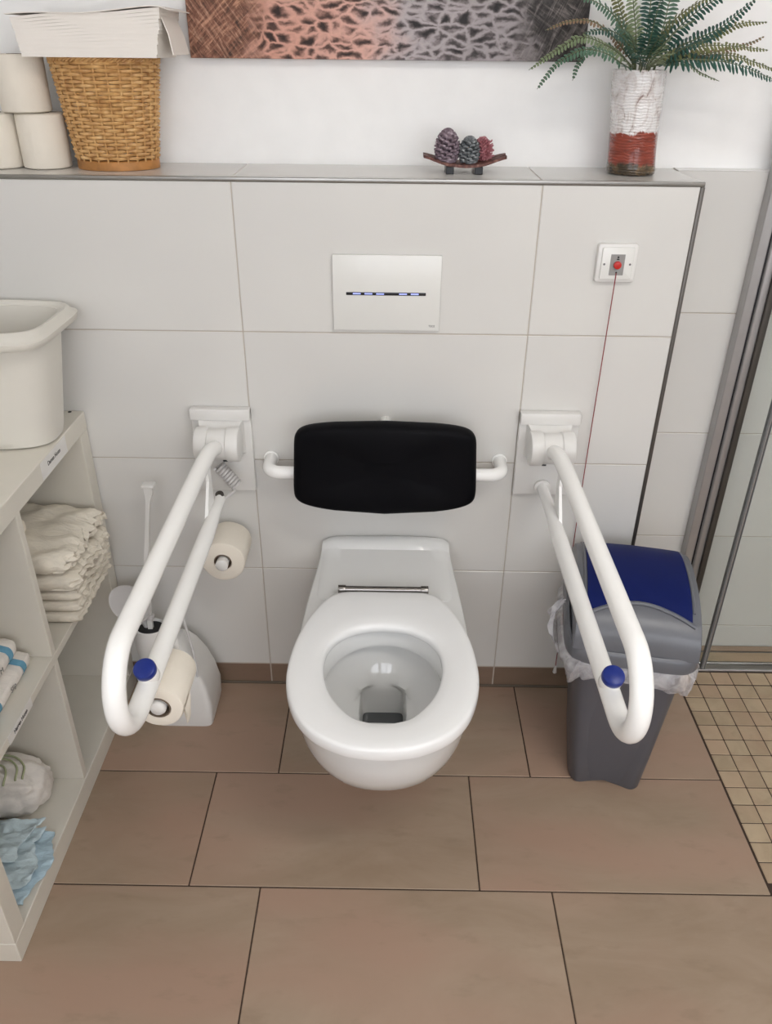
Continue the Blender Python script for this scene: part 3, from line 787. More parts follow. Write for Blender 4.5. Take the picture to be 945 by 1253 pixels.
# dome: swing axis runs left-right; profile is an arch over the depth
def dome(hw, y0, y1, zb, zt_, n=28, e=2.6):
    pts = []
    for i in range(n + 1):
        f = i / n; a = PI * f
        y = (y0 + y1) / 2 + (y1 - y0) / 2 * -math.copysign(abs(math.cos(a)) ** (2 / e), math.cos(a))
        z = zb + (zt_ - zb) * abs(math.sin(a)) ** (2 / e)
        pts.append((y, z))
    return pts
bm = B()
ds = [(-.126, .88), (-.124, .97), (-.116, 1.0), (-.098, 1.03), (-.05, 1.06), (0, 1.07), (.05, 1.06), (.098, 1.03), (.116, 1.0), (.124, .97), (.126, .88)]
rl = []
for x, sc in ds:
    pts = dome(0, -.172 * min(1, .93 + .07 * sc), .172 * min(1, .93 + .07 * sc), .428, .428 + .100 * sc, e=2.3)
    rl.append([(x, y, z) for y, z in pts] + [(x, .15, .42), (x, -.15, .42)])
rings(bm, rl); obj('lid_dome', bm, MAT['lid_grey'], t, world=False)
# navy flap following the dome, slightly proud, rear two thirds
def flap(bm, off, xs, f0, f1, zoff=0):
    rl = []
    for x, sc in xs:
        o = []
        nn = 20
        P_ = dome(0, -.172, .172, .428, .428 + .100 * sc, n=60, e=2.3)
        fs = f0(x); idx = [fs + (f1 - fs) * i / nn for i in range(nn + 1)]
        for f in idx:
            i = min(59, int(f * 60)); g = f * 60 - i; y = P_[i][0] * (1 - g) + P_[i + 1][0] * g; z = P_[i][1] * (1 - g) + P_[i + 1][1] * g
            o.append((x, y, z + off))
        o += [(x, p[1], p[2] - .008) for p in o[::-1]]
        rl.append(o)
    rings(bm, rl)
xs = [(-.105, 1.02), (-.098, 1.03), (-.07, 1.05), (-.035, 1.062), (0, 1.07), (.035, 1.062), (.07, 1.05), (.098, 1.03), (.105, 1.02)]
f0 = lambda x: .305 - .09 * (abs(x) / .105) ** 1.8
bm = B(); flap(bm, .0035, xs, f0, .93); l = obj('flap', bm, MAT['navy'], t, world=False); l['label'] = 'navy blue swing flap'
bm = B()    # raised lip framing the flap's front edge
lp = []
for i in range(25):
    x = -.112 + .224 * i / 24; fs = .305 - .09 * (abs(x) / .112) ** 1.8 - .012
    sc = 1.07 - .04 * (abs(x) / .098) ** 2
    P_ = dome(0, -.172, .172, .428, .428 + .100 * sc, n=60, e=2.3); j = int(fs * 60); g = fs * 60 - j
    lp.append((x, P_[j][0] * (1 - g) + P_[j + 1][0] * g, P_[j][1] * (1 - g) + P_[j + 1][1] * g + .002))
tube(bm, lp, .0045, 8); obj('flap_lip', bm, MAT['lid_grey'], t, world=False)
for s in (-1, 1):
    bm = B(); rl = []
    P_ = dome(0, -.172, .172, .428, .428 + .100 * 1.01, n=60, e=2.3)
    tube(bm, [(s * .1095, P_[j][0], P_[j][1] - .0005) for j in range(17, 54)], .0035, 8); obj('flap_side_lip', bm, MAT['lid_grey'], t, world=False)
# liner
t2 = thing('bin_liner', 'crumpled clear plastic bag hanging out around the rim of the waste bin', 'bin bag', (bc[0], bc[1], .36), BR)
bm = B(); rl = []
random.seed(3)
N = 160
ph = [random.uniform(0, 6.28) for _ in range(8)]
def crink(a, k): return math.sin(a * 9 + ph[0] + k) * .5 + math.sin(a * 17 + ph[1] + 2 * k) * .35 + math.sin(a * 31 + ph[2] + 3 * k) * .25
for q_, (zz, gr_, cr_) in enumerate(((.40, .0085, .001), (.394, .018, .003), (.382, .022, .005), (.367, .021, .006), (.355, .018, .006), (.350, .013, .004))):
    o = []
    base = brect(.118, .167, zz, 7, N)
    for k, (x, y, z) in enumerate(base):
        a = 2 * PI * k / N; rr = math.hypot(x, y); nx, ny = x / rr, y / rr
        side = 1 + (.7 if math.cos(a) < -.5 and math.sin(a) < .3 else 0) + (.35 if math.cos(a) > .6 else 0)
        d = gr_ * side + cr_ * crink(a, q_ * .7)
        zq = z + (.010 * math.sin(a * 5 + ph[3]) + .006 * math.sin(a * 13 + ph[4])) * (q_ / 5)
        o.append((x + nx * d, y + ny * d, zq - .36))
    rl.append(o)
rings(bm, rl, True, False, False); l = obj('bag_skirt', bm, MAT['liner'], t2, world=False, recalc=True)
bm = B()   # a pinched-up tuft at the left
tuft = []
for i in range(8):
    f = i / 7; tuft.append([(-.142 - .030 * math.sin(PI * f) + .006 * math.sin(k * 1.7 + i), -.06 + .05 * math.cos(2 * PI * k / 12) * (1 - f) + .03 * f, .0 + .085 * f + .01 * math.sin(2 * PI * k / 12)) if k % 2 else (-.150 - .014 * math.sin(PI * f), -.06 + .05 * math.cos(2 * PI * k / 12) * (1 - f) + .03 * f, .085 * f) for k in range(12)])
rings(bm, tuft, True, False, False); obj('bag_tuft', bm, MAT['liner'], t2, world=False)

# ------------------------------------------------------------------ shower drain and glass door
t = thing('shower_drain', 'long metal shower drain channel along the tiled wall', 'drain', (1.33, .12, 0))
obj('channel', box(B(), .878, XR - .002, .069, .178, -.004, .0005), MAT['steel'], t, False)
obj('tile_insert', box(B(), .884, XR - .004, .112, .150, .0005, .0025, .0008, 1), MAT['mosaic'], t)
obj('tile_insert', box(B(), .884, XR - .004, .158, .1775, .0005, .004, .0008, 1), MAT['floor_tile'], t)
obj('edge_profile', box(B(), .880, XR - .003, .069, .076, .0005, .006, .001, 1), MAT['alu'], t)
obj('edge_profile', box(B(), .880, XR - .003, .100, .106, .0005, .005, .001, 1), MAT['chrome'], t)
t = thing('shower_door', 'folding glass shower door with grey metal wall profile right of the bin', 'shower door', (.85, .15, 0))
ZD = 2.02
obj('wall_profile', box(B(), .806, .829, .147, YT - .0005, .004, ZD, .002, 1), MAT['alu'], t)
l = obj('seal', box(B(), .829, .833, .150, YT - .002, .004, ZD), MAT['black_seal'], t, False); l['label'] = 'black rubber seal'
obj('pivot_profile', box(B(), .833, .852, .142, YT - .002, .004, ZD, .005, 3), MAT['alu'], t)
obj('pivot_profile', box(B(), .852, .868, .138, YT - .004, .004, ZD, .004, 3), MAT['alu_dark'], t)
def pane(x0, y0, x1, y1, th, z0, z1):
    d = Vector((x1 - x0, y1 - y0, 0)).normalized(); n = Vector((-d.y, d.x, 0)) * th / 2; a, b = Vector((x0, y0, 0)), Vector((x1, y1, 0))
    bm = B(); rings(bm, [[p + Vector((0, 0, z)) for p in (a - n, b - n, b + n, a + n)] for z in (z0, z1)]); return bm
l = obj('glass_pane', pane(.868, .150, .894, .083, .005, .014, ZD - .01), MAT['glass'], t, False); l['label'] = 'clear glass pane'
l = obj('glass_pane', pane(.903, .078, 1.55, .094, .005, .014, ZD - .01), MAT['glass'], t, False); l['label'] = 'clear glass pane'
obj('edge_seal', box(B(), .8925, .8965, .070, .084, .007, ZD - .01, .001, 1), MAT['seal'], t)
obj('edge_seal', box(B(), .8968, .9015, .072, .084, .007, ZD - .01, .001, 1), MAT['alu'], t)
obj('edge_seal', box(B(), .9018, .9045, .070, .084, .007, ZD - .01, .001, 1), MAT['seal'], t)

# ------------------------------------------------------------------ shelf unit
SX0, SX1, SY0, SY1, SH = XL + .004, -.671, -.779, -.004, .797
t = thing('shelf_unit', 'white square-compartment shelf unit along the left wall', 'shelf unit', (-.87, -.39, 0))
ym = -.3815
obj('bottom_board', box(B(), SX0, SX1, SY0, SY1, .0, .055, .0015, 1), MAT['melamine'], t)
obj('top_board', box(B(), SX0, SX1, SY0, SY1, SH - .043, SH, .0015, 1), MAT['melamine'], t)
for a, b in ((SY0 + .0005, SY0 + .043), (SY1 - .043, SY1 - .0005)):
    obj('side_panel', box(B(), SX0, SX1 - .0005, a, b, .0555, SH - .0435, .001, 1), MAT['melamine'], t)
obj('middle_shelf', box(B(), SX0, SX1 - .002, SY0 + .0435, SY1 - .0435, .397, .415, .001, 1), MAT['melamine'], t)
for z0, z1 in ((.0555, .3965), (.4155, SH - .0435)):
    obj('divider', box(B(), SX0, SX1 - .003, ym - .009, ym + .009, z0, z1, .001, 1), MAT['melamine'], t)
lb = obj('label_strip', box(B(), SX1, SX1 + .0006, -.262, -.128, SH - .040, SH - .003), MAT['label'], t, False); lb['label'] = 'white paper label with small black lettering'
text('lettering', 'Damen Hosen', .0135, (SX1 + .0008, -.196, SH - .019), (PI / 2, 0, PI / 2), MAT['ink'], lb, sx=.85)
lb = obj('label_strip', box(B(), SX1 - .002, SX1 - .0012, -.612, -.508, .396, .416), MAT['label'], t, False); lb['label'] = 'curling label with black lettering'
text('lettering', 'Herren Hosen', .0125, (SX1 - .0008, -.56, .406), (PI / 2, 0, PI / 2), MAT['ink'], lb, sx=.8)
bm = B(); disc_cyl(bm, (-.70, -.012, SH), (0, 0, 1), .004, .001, 12); obj('cam_fitting', bm, MAT['ink'], t)

# ------------------------------------------------------------------ plastic tub on the shelf unit
t = thing('storage_tub', 'large off-white plastic tub standing on the white shelf unit', 'tub', (-.85, -.15, SH))
def trect(hx, hy, z, cx=-.847, cy=-.142, e=5.5, n=64): return [(cx + hx * math.copysign(abs(math.cos(2 * PI * k / n)) ** (2 / e), math.cos(2 * PI * k / n)), cy + hy * math.copysign(abs(math.sin(2 * PI * k / n)) ** (2 / e), math.sin(2 * PI * k / n)), z) for k in range(n)]
ZT = 1.047
bm = B(); rings(bm, [trect(.163, .066, SH + .0005, e=3.2), trect(.173, .073, SH + .004, e=3.2), trect(.177, .077, SH + .02, e=3.2), trect(.200, .098, ZT - .05, e=4), trect(.202, .101, ZT - .03, e=4),
                     trect(.204, .105, ZT - .008), trect(.204, .105, ZT - .004), trect(.198, .100, ZT - .004), trect(.194, .095, ZT - .04), trect(.170, .068, SH + .02, e=3.2), trect(.16, .06, SH + .006, e=3.2)])
obj('body', bm, MAT['tub'], t, auto=50)
bm = B(); 
vr = rings(bm, [trect(.202, .103, ZT - .028), trect(.214, .118, ZT - .030), trect(.222, .130, ZT - .024, e=7), trect(.224, .132, ZT - .012, e=7), trect(.216, .119, ZT - .006, e=7), trect(.212, .114, ZT + .004, e=6), trect(.207, .108, ZT + .004), trect(.202, .103, ZT - .002)], True, False, False)
for i in range(64): bm.faces.new((vr[-1][i], vr[-1][(i + 1) % 64], vr[0][(i + 1) % 64], vr[0][i]))
obj('rim', bm, MAT['tub'], t, auto=60)
bm = B(); box(bm, -.80, -.715, -.262, -.244, ZT - .068, ZT - .030, .006, 2); obj('grip', bm, MAT['tub'], t)

# ------------------------------------------------------------------ folded pads
def soft_slab(x0, x1, y0, y1, z0, z1, seed, amp=.004, cuts=11, ruffle=0, sag=0):
    """cushiony folded pad: rounded slab with random wrinkles"""
    rn = random.Random(seed); ph = [rn.uniform(0, 6.28) for _ in range(10)]
    bm = B(); t_ = bmesh.new(); bmesh.ops.create_cube(t_, size=2)
    bmesh.ops.subdivide_edges(t_, edges=t_.edges, cuts=cuts, use_grid_fill=True)
    hx, hy, hz = (x1 - x0) / 2, (y1 - y0) / 2, (z1 - z0) / 2; cx, cy, cz = (x0 + x1) / 2, (y0 + y1) / 2, (z0 + z1) / 2
    rr = min(hx, hy, hz) * .95
    for v in t_.verts:
        p = Vector((v.co.x * hx, v.co.y * hy, v.co.z * hz))
        q = Vector((max(-hx + rr, min(hx - rr, p.x)), max(-hy + rr, min(hy - rr, p.y)), max(-hz + rr, min(hz - rr, p.z))))
        d = p - q
        if d.length > 1e-6: d = d.normalized() * rr
        p = q + d
        w1 = math.sin(p.x * 70 + ph[0] + 2 * math.sin(p.y * 40 + ph[1])) * .5 + math.sin(p.y * 110 + ph[2] + 3 * math.sin(p.x * 25 + ph[3])) * .35 + math.sin((p.x + p.y) * 160 + ph[4]) * .2
        nrm_ = d.normalized() if d.length > 1e-6 else Vector((0, 0, 1 if v.co.z > 0 else -1))
        if v.co.z > -.98: p += nrm_ * w1 * amp
        if ruffle:
            e_ = max(0, (p.x / hx - .80) / .2); p.x += ruffle * e_ * (math.sin(p.z * 520 + 5 * math.sin(p.y * 30 + ph[5])) + .7 * math.sin(p.y * 210 + ph[6] + p.z * 150)); p.z += ruffle * e_ * .5 * math.sin(p.y * 260 + ph[7])
        p.z -= sag * (p.x / hx) ** 2 * (1 if v.co.z > 0 else 0)
        v.co = p + Vector((cx, cy, cz))
    add(bm, t_); return bm
zb = .4168
gp = 'folded white incontinence pads in the far compartment'
for k in range(3):
    o = obj('folded_pad', soft_slab(-1.0, -.652 + .003 * k, -.284 + .002 * k, -.062, zb + .0275 * k, zb + .0275 * (k + 1) - .0022, 20 + k, .0006, 23, .0028), MAT['pad'])
    tag(o, ('white folded pad, lowest of the stack in the far shelf compartment', 'white folded pad, second from the bottom of the far stack', 'white folded pad, third from the bottom, just under the crumpled one')[k], 'pad', gp)
    recentre(o)
o = tag(recentre(obj('folded_pad', soft_slab(-1.0, -.640, -.292, -.062, zb + .085, zb + .126, 31, .005, 27, .004), MAT['pad'])), 'white folded pad with wrinkled front, under the topmost crumpled pad', 'pad', gp)
o = tag(recentre(obj('folded_pad', soft_slab(-1.0, -.646, -.300, -.062, zb + .134, zb + .182, 37, .006, 29, .005, sag=.012), MAT['pad'])), 'crumpled white pad lying on top of the far stack', 'pad', gp)
o = tag(recentre(obj('folded_pad', soft_slab(-1.0, -.755, -.350, -.20, zb + .186, zb + .222, 41, .005), MAT['pad'])), 'small white pad tucked above the far stack beside the divider', 'pad', gp)

def banded_pad(x0, x1, y0, y1, z0, z1, seed, label, word):
    t = thing('packed_pad', label, 'pad', ((x0 + x1) / 2, (y0 + y1) / 2, z0), 0, 'blue banded pads in the near compartment')
    obj('pad_body', soft_slab(x0, x1, y0, y1, z0, z1, seed, .0012), MAT['pad_pale'], t)
    for f0_, f1_ in ((.72, .86), (.10, .22)):
        ya, yb = y0 + (y1 - y0) * f0_, y0 + (y1 - y0) * f1_
        bm = soft_slab(x0 - .0012, x1 + .0012, y0, y1, z0, z1 + .0012, seed, .0012)
        geom = [f for f in bm.faces if not (ya <= f.calc_center_median().y <= yb)]
        bmesh.ops.delete(bm, geom=geom, context='FACES')
        l = obj('blue_band', bm, MAT['band_blue'], t, recalc=False); l['label'] = 'light blue printed band'
    text('print', word, .016, (x1 + .0028, (y0 + y1) / 2, (z0 + z1) / 2 + .002), (PI / 2, 0, PI / 2), MAT['ink_grey'], t)
banded_pad(-1.0, -.706, -.60, -.404, zb + .0005, zb + .032, 5, 'white pad with blue bands, lowest in the near compartment', 'Slip')
banded_pad(-1.0, -.722, -.61, -.410, zb + .033, zb + .072, 6, 'white pad with blue bands, middle of the near compartment pile', 'Slip M')
banded_pad(-1.0, -.765, -.62, -.402, zb + .073, zb + .105, 7, 'white pad with blue bands, topmost in the near compartment', 'Slip')

# rolled pad with green stripes
zf = .0555
t = thing('rolled_pad', 'rolled white pad with green stripes on the lowest shelf', 'pad', (-.80, -.465, zf))
def blob(cx, cy, cz, hx, hy, hz, seed, amp, e=2.6, n=72, m=44):
    rn = random.Random(seed); ph = [rn.uniform(0, 6.28) for _ in range(6)]; rl = []
    for i in range(1, m):
        b = -PI / 2 + PI * i / m; o = []
        for k in range(n):
            a = 2 * PI * k / n
            f = lambda c: math.copysign(abs(c) ** (2 / e), c)
            x, y, z = f(math.cos(b)) * f(math.cos(a)), f(math.cos(b)) * f(math.sin(a)), f(math.sin(b))
            w_ = 1 + amp * (math.sin(3 * a + ph[0] + 4 * b) * .5 + math.sin(7 * a + ph[1] - 5 * b) * .3 + math.sin(11 * b + ph[2] + 2 * math.sin(a)) * .35)
            w_ += .10 * (noise.fractal(Vector((x * 1.6 + seed, y * 3.2, z * 2.6)), .8, 2.0, 4)) - .05 * math.exp(-((x * .9 + y * .55 - .15) / .09) ** 2) - .05 * math.exp(-((x * .8 + y * .7 + .45) / .09) ** 2)
            o.append((cx + hx * x * w_, cy + hy * y * w_, cz + hz * z * (w_ if z > 0 else 1)))
        rl.append(o)
    bm = B(); rings(bm, rl); return bm
obj('pad_body', blob(-.82, -.466, zf + .062, .105, .062, .0615, 3, .03), MAT['pad_pale'], t, auto=70)
def onblob(x, y):
    u_, v_ = (x + .82) / .105, (y + .466) / .062
    q_ = max(.03, 1 - abs(u_) ** 2.6 - abs(v_) ** 2.6)
    return (x, y, zf + .062 + .0640 * q_ ** (1 / 2.6))
for pts in (((-.90, -.436), (-.86, -.440), (-.82, -.436), (-.785, -.440), (-.757, -.462), (-.750, -.492)), ((-.90, -.448), (-.86, -.452), (-.82, -.449), (-.790, -.452), (-.768, -.470), (-.762, -.498)),
            ((-.885, -.462), (-.850, -.474), (-.825, -.470), (-.800, -.468), (-.785, -.485), (-.783, -.510)), ((-.89, -.474), (-.855, -.486), (-.832, -.482), (-.812, -.481), (-.800, -.495), (-.799, -.514))):
    bm = B(); tube(bm, [Vector(onblob(p.x, p.y)) for p in smooth_path([(x, y, 0) for x, y in pts], 5)], .0022, 6); l = obj('green_stripe', bm, MAT['stripe_green'], t); l['label'] = 'pale green stripe'
# light blue folded fleece with drooping corner
t = thing('blue_bed_pad', 'crumpled light blue disposable pad hanging over the bottom shelf edge', 'pad', (-.78, -.60, zf))
def sheet(u0, u1, v0, v1, fn, nu=60, nv=40, th=.003):
    bm = B(); g = [[fn(u0 + (u1 - u0) * i / nu, v0 + (v1 - v0) * j / nv) for j in range(nv + 1)] for i in range(nu + 1)]
    A = [[bm.verts.new(p) for p in r] for r in g]; Bt = [[bm.verts.new((p[0], p[1], p[2] - th)) for p in r] for r in g]
    for i in range(nu):
        for j in range(nv):
            bm.faces.new((A[i][j], A[i + 1][j], A[i + 1][j + 1], A[i][j + 1])); bm.faces.new((Bt[i][j], Bt[i][j + 1], Bt[i + 1][j + 1], Bt[i + 1][j]))
    for i in range(nu):
        for j in (0, nv): bm.faces.new((A[i][j], A[i + 1][j], Bt[i + 1][j], Bt[i][j]))
    for j in range(nv):
        for i in (0, nu): bm.faces.new((A[i][j], A[i][j + 1], Bt[i][j + 1], Bt[i][j]))
    return bm
def fold(zb_, amp, s, edge):
    def fn(x, y):
        xx = x; lim = SX1 - .004
        ex = edge + .012 * math.sin(y * 40 + s) + .008 * noise.noise(Vector((y * 60, s, 0)))
        xx = -1.0 + (ex + 1.0) * (x + 1.0) / .35
        nz = noise.fractal(Vector((xx * 22, y * 30, s)), .9, 2.0, 4)
        z = zb_ + amp * 1.3 * nz + amp * .6 * abs(noise.noise(Vector((xx * 60, y * 45, s * 3)))) + amp * .45 * (math.sin(xx * 55 + s + 2 * math.sin(y * 30)) * .5 + math.sin(y * 75 + s * 2 + 2 * math.sin(xx * 22)) * .5) 
        return (xx, y + .006 * math.sin(xx * 40 + s), z)
    return fn
obj('lower_layer', sheet(-1.0, -.65, -.70, -.536, fold(zf + .012, .004, 1.0, -.673)), MAT['pad_blue_dark'], t, auto=80)
obj('middle_layer', sheet(-1.0, -.65, -.675, -.539, fold(zf + .028, .007, 2.3, -.692)), MAT['pad_blue'], t, auto=80)
obj('upper_layer', sheet(-1.0, -.65, -.64, -.541, fold(zf + .048, .008, 4.1, -.712)), MAT['pad_blue'], t, auto=80)

# ------------------------------------------------------------------ ledge: basket, towels, rolls
bkx, bky = -.5525, .128
t = thing('wicker_basket', 'tall woven wicker basket on the ledge under the paper towels', 'basket', (bkx, bky, H))
def bdim(f): return .0800 + .0225 * f ** 1.1, .066 + .012 * f
bm = B(); N = 160; NRW = 27; STK = 26
for r in range(NRW):
    f = (r + .5) / NRW; z = H + .020 + f * .172; rx_, ry_ = bdim(f); pts = []
    for k in range(N):
        a = 2 * PI * k / N; w_ = math.sin(a * STK / 2 + (PI if r % 2 else 0)) * .0034
        pts.append((a, rx_ + w_, ry_ + w_, z + .0004 * math.sin(a * 7 + r)))
    rl = []
    for a, p, q_, zz in pts:
        rl.append([(bkx + (p + .0026 * math.cos(b)) * math.cos(a), bky + (q_ + .0026 * math.cos(b)) * math.sin(a), zz + .0030 * math.sin(b)) for b in [2 * PI * j / 5 for j in range(5)]])
    vv = [[bm.verts.new(p) for p in rr] for rr in rl]
    for i in range(N):
        A_, B_ = vv[i], vv[(i + 1) % N]
        for j in range(5): bm.faces.new((A_[j], A_[(j + 1) % 5], B_[(j + 1) % 5], B_[j]))
obj('weave', bm, MAT['wicker'], t, auto=60)
bm = B()
for k in range(STK):
    a = 2 * PI * (k + .5) / STK
    tube(bm, [(bkx + bdim(f)[0] * math.cos(a), bky + bdim(f)[1] * math.sin(a), H + .014 + .182 * f) for f in (0, .5, 1)], .0021, 6)
obj('stakes', bm, MAT['wicker'], t)
bm = B()      # braided rim
for s in range(3):
    pts = []
    for k in range(121):
        a = 2 * PI * k / 120; ph_ = a * 22 + s * 2 * PI / 3
        pts.append((bkx + (.1025 + .0035 * math.cos(ph_)) * math.cos(a), bky + (.078 + .0035 * math.cos(ph_)) * math.sin(a), H + .1945 + .0032 * math.sin(ph_)))
    tube(bm, pts, .0026, 6)
obj('braided_rim', bm, MAT['wicker'], t)
bm = B(); er = lambda a_, b_, z: [(bkx + a_ * math.cos(2 * PI * k / 64), bky + b_ * math.sin(2 * PI * k / 64), z) for k in range(64)]
rings(bm, [er(.0805, .066, H), er(.0825, .068, H + .001), er(.0825, .068, H + .016), er(.080, .0655, H + .018)]); l = obj('wooden_base', bm, MAT['wood_base'], t); l['label'] = 'flat wooden base ring'

t = thing('paper_towel_stack', 'thick stack of white folded paper towels on the wicker basket', 'paper towels', (-.545, .11, H + .20))
rn = random.Random(11)
tilt = .045
NS_ = 14
for k in range(NS_):
    z = H + .198 + k * .0046; j = rn.uniform(-.0012, .0012)
    x0, x1 = -.674 + j - .0006 * k, -.425 + j + .0012 * k; y0, y1 = .035 + rn.uniform(-.0004, .0004), .185
    bm = B(); n1 = 14; rl = []
    for i in range(n1 + 1):
        f = i / n1; x = x0 + (x1 - x0) * f
        wob = .0011 * math.sin(f * 9 + k * .4) * (k / NS_) * 1.5
        zz = z + wob + (x + .67) * tilt * (k / NS_) * 1.15
        h = .0047 + (x + .67) * tilt / NS_ * 1.15
        rl.append([(x, y0 + .0003, zz), (x, y0, zz + h / 2), (x, y0 + .0003, zz + h), (x, y1, zz + h), (x, y1, zz)])
    rings(bm, rl); obj('towel', bm, MAT['napkin'], t, auto=30)
# top sheet a little askew
bm = B(); rl = []
for i in range(17):
    f = i / 16; x = -.690 + .30 * f; zz = H + .198 + NS_ * .0046 + (x + .67) * tilt * 1.15 + .0025 * math.sin(f * 8 + .8) + (.001 if f < .93 else -.006 * (f - .93) / .07)
    rl.append([(x, .030, zz), (x, .186, zz), (x, .186, zz + .0015), (x, .030, zz + .0015)])
rings(bm, rl); obj('top_towel', bm, MAT['napkin'], t)
bm = B(); rings(bm, [[(-.416, .05, H + .27), (-.414, .05, H + .27), (-.414, .16, H + .27), (-.416, .16, H + .27)], [(-.402, .045, H + .235), (-.400, .045, H + .235), (-.400, .165, H + .235), (-.402, .165, H + .235)], [(-.396, .04, H + .203), (-.394, .04, H + .203), (-.394, .17, H + .203), (-.396, .17, H + .203)]])
obj('side_flap', bm, MAT['napkin'], t)

for (x, y, z, lab) in ((-.6945, .116, H, 'white toilet roll on the ledge, right behind the wicker basket'), (-.7895, .112, H, 'white toilet roll on the ledge at the left edge of the photo'), (-.716, .116, H + .1015, 'white toilet roll standing on top of the two rolls on the ledge')):
    
    paper_roll('toilet_roll', (x, y, z + .0505), (0, 0, 1), .0472, .019, .100, lab, group='toilet rolls on the ledge', lumpy=.0004)

# ------------------------------------------------------------------ canvas picture
t = thing('canvas_picture', 'wide unframed canvas print of footprints in dune sand and grass', 'picture', (-.003, .2, 1.482))
bm = box(B(), -.397, .391, .189, .2105, 1.482, 2.02, .0008, 1)
o = obj('print', bm, MAT['canvas'], t)

# ------------------------------------------------------------------ vase and fern
vx, vy = .4985, .122
t = thing('vase', 'glazed ceramic vase, white above and rust red below, on the ledge', 'vase', (vx, vy, H))
bm = B(); N = 48
rn = random.Random(5); lp_ = [rn.uniform(0, 6.28) for _ in range(5)]
def vring(r, z):
    lx = -.012 * (z / .186); return [(vx + lx + r * (1 + .010 * math.sin(3 * a + lp_[0] + z * 20) + .006 * math.sin(8 * a + lp_[1] + z * 70)) * math.cos(a), vy + r * math.sin(a) * (1 + .01 * math.sin(2 * a + z * 30)), H + z) for a in [2 * PI * k / N for k in range(N)]]
zz_ = [(.042, 0), (.047, .002), (.049, .008)] + [(.049 - .002 * math.sin(PI * min(1, z / .12)) + .0022 * max(0, z - .1) / .08, z) for z in [.015 + .012 * i for i in range(14)]] + [(.0512, .183), (.0505, .1865), (.0475, .1865), (.0465, .18), (.044, .10), (.04, .02)]
rings(bm, [vring(r, z) for r, z in zz_]); obj('body', bm, MAT['vase'], t, auto=60)

fern = thing('artificial_fern', 'artificial fern with arching green fronds standing in the vase', 'plant', (vx - .012, vy, H + .10))
FB = Vector((vx - .012, vy, H + .183))
def frond(pts, mat, ll, seed, lw=.0066, dens=.0082, droop=.3, start=.12):
    rn = random.Random(seed); path = smooth_path(pts, 10)
    base = FB + (Vector(pts[0]) - FB) * .55; base.z = H + .12
    bm = B(); full = [base] + path
    tube(bm, full, [.0016] + [.0014 * (1 - .65 * i / len(path)) for i in range(len(path))], 5, mi=1)
    L = [0]
    for a, b in zip(path, path[1:]): L.append(L[-1] + (b - a).length)
    tot = L[-1]; s = tot * start; k = 0
    while s < tot * .995:
        i = max(j for j in range(len(L)) if L[j] <= s); i = min(i, len(path) - 2)
        f = (s - L[i]) / max(1e-6, L[i + 1] - L[i]); p = path[i].lerp(path[i + 1], f); d = (path[i + 1] - path[i]).normalized()
        u_ = s / tot; env = min(1, (u_ - start) * 6 + .45) * (1 - u_) ** .62 + .06
        side = d.cross(Vector((0, -.55, .83))).normalized()
        if side.length < .5: side = Vector((1, 0, 0))
        up = side.cross(d)
        for sg in (-1, 1):
            l_ = ll * 1.15 * env * rn.uniform(.85, 1.1)
            dirv = (side * sg * .95 + d * .28 + up * rn.uniform(-.25, .12)).normalized(); wv_ = d.cross(dirv).cross(dirv).normalized() * lw * (.55 + .45 * env)
            nn = dirv.cross(wv_).normalized()
            tip = p + dirv * l_ - Vector((0, 0, droop * l_ * .5)); mid = p + dirv * l_ * .5 + nn * .0006
            a1, a2 = p + wv_ * .25, p - wv_ * .25; m1, m2 = mid + wv_ * .5, mid - wv_ * .5; q1, q2 = p + dirv * l_ * .85 + wv_ * .33 - Vector((0, 0, droop * l_ * .35)), p + dirv * l_ * .85 - wv_ * .33 - Vector((0, 0, droop * l_ * .35))
            V_ = [bm.verts.new(x) for x in (a1, m1, q1, tip, q2, m2, a2)]
            c_ = bm.verts.new(mid - nn * .001)
            for tri in ((V_[0], V_[1], c_), (V_[1], V_[2], c_), (V_[2], V_[3], c_), (V_[3], V_[4], c_), (V_[4], V_[5], c_), (V_[5], V_[6], c_), (V_[6], V_[0], c_)): bm.faces.new(tri)
        s += dens * (1 - .3 * u_); k += 1
    return obj('frond', bm, [mat, MAT['stem']], fern, smooth=False, recalc=False)
D_, L_, O_, R_, M_ = FERN
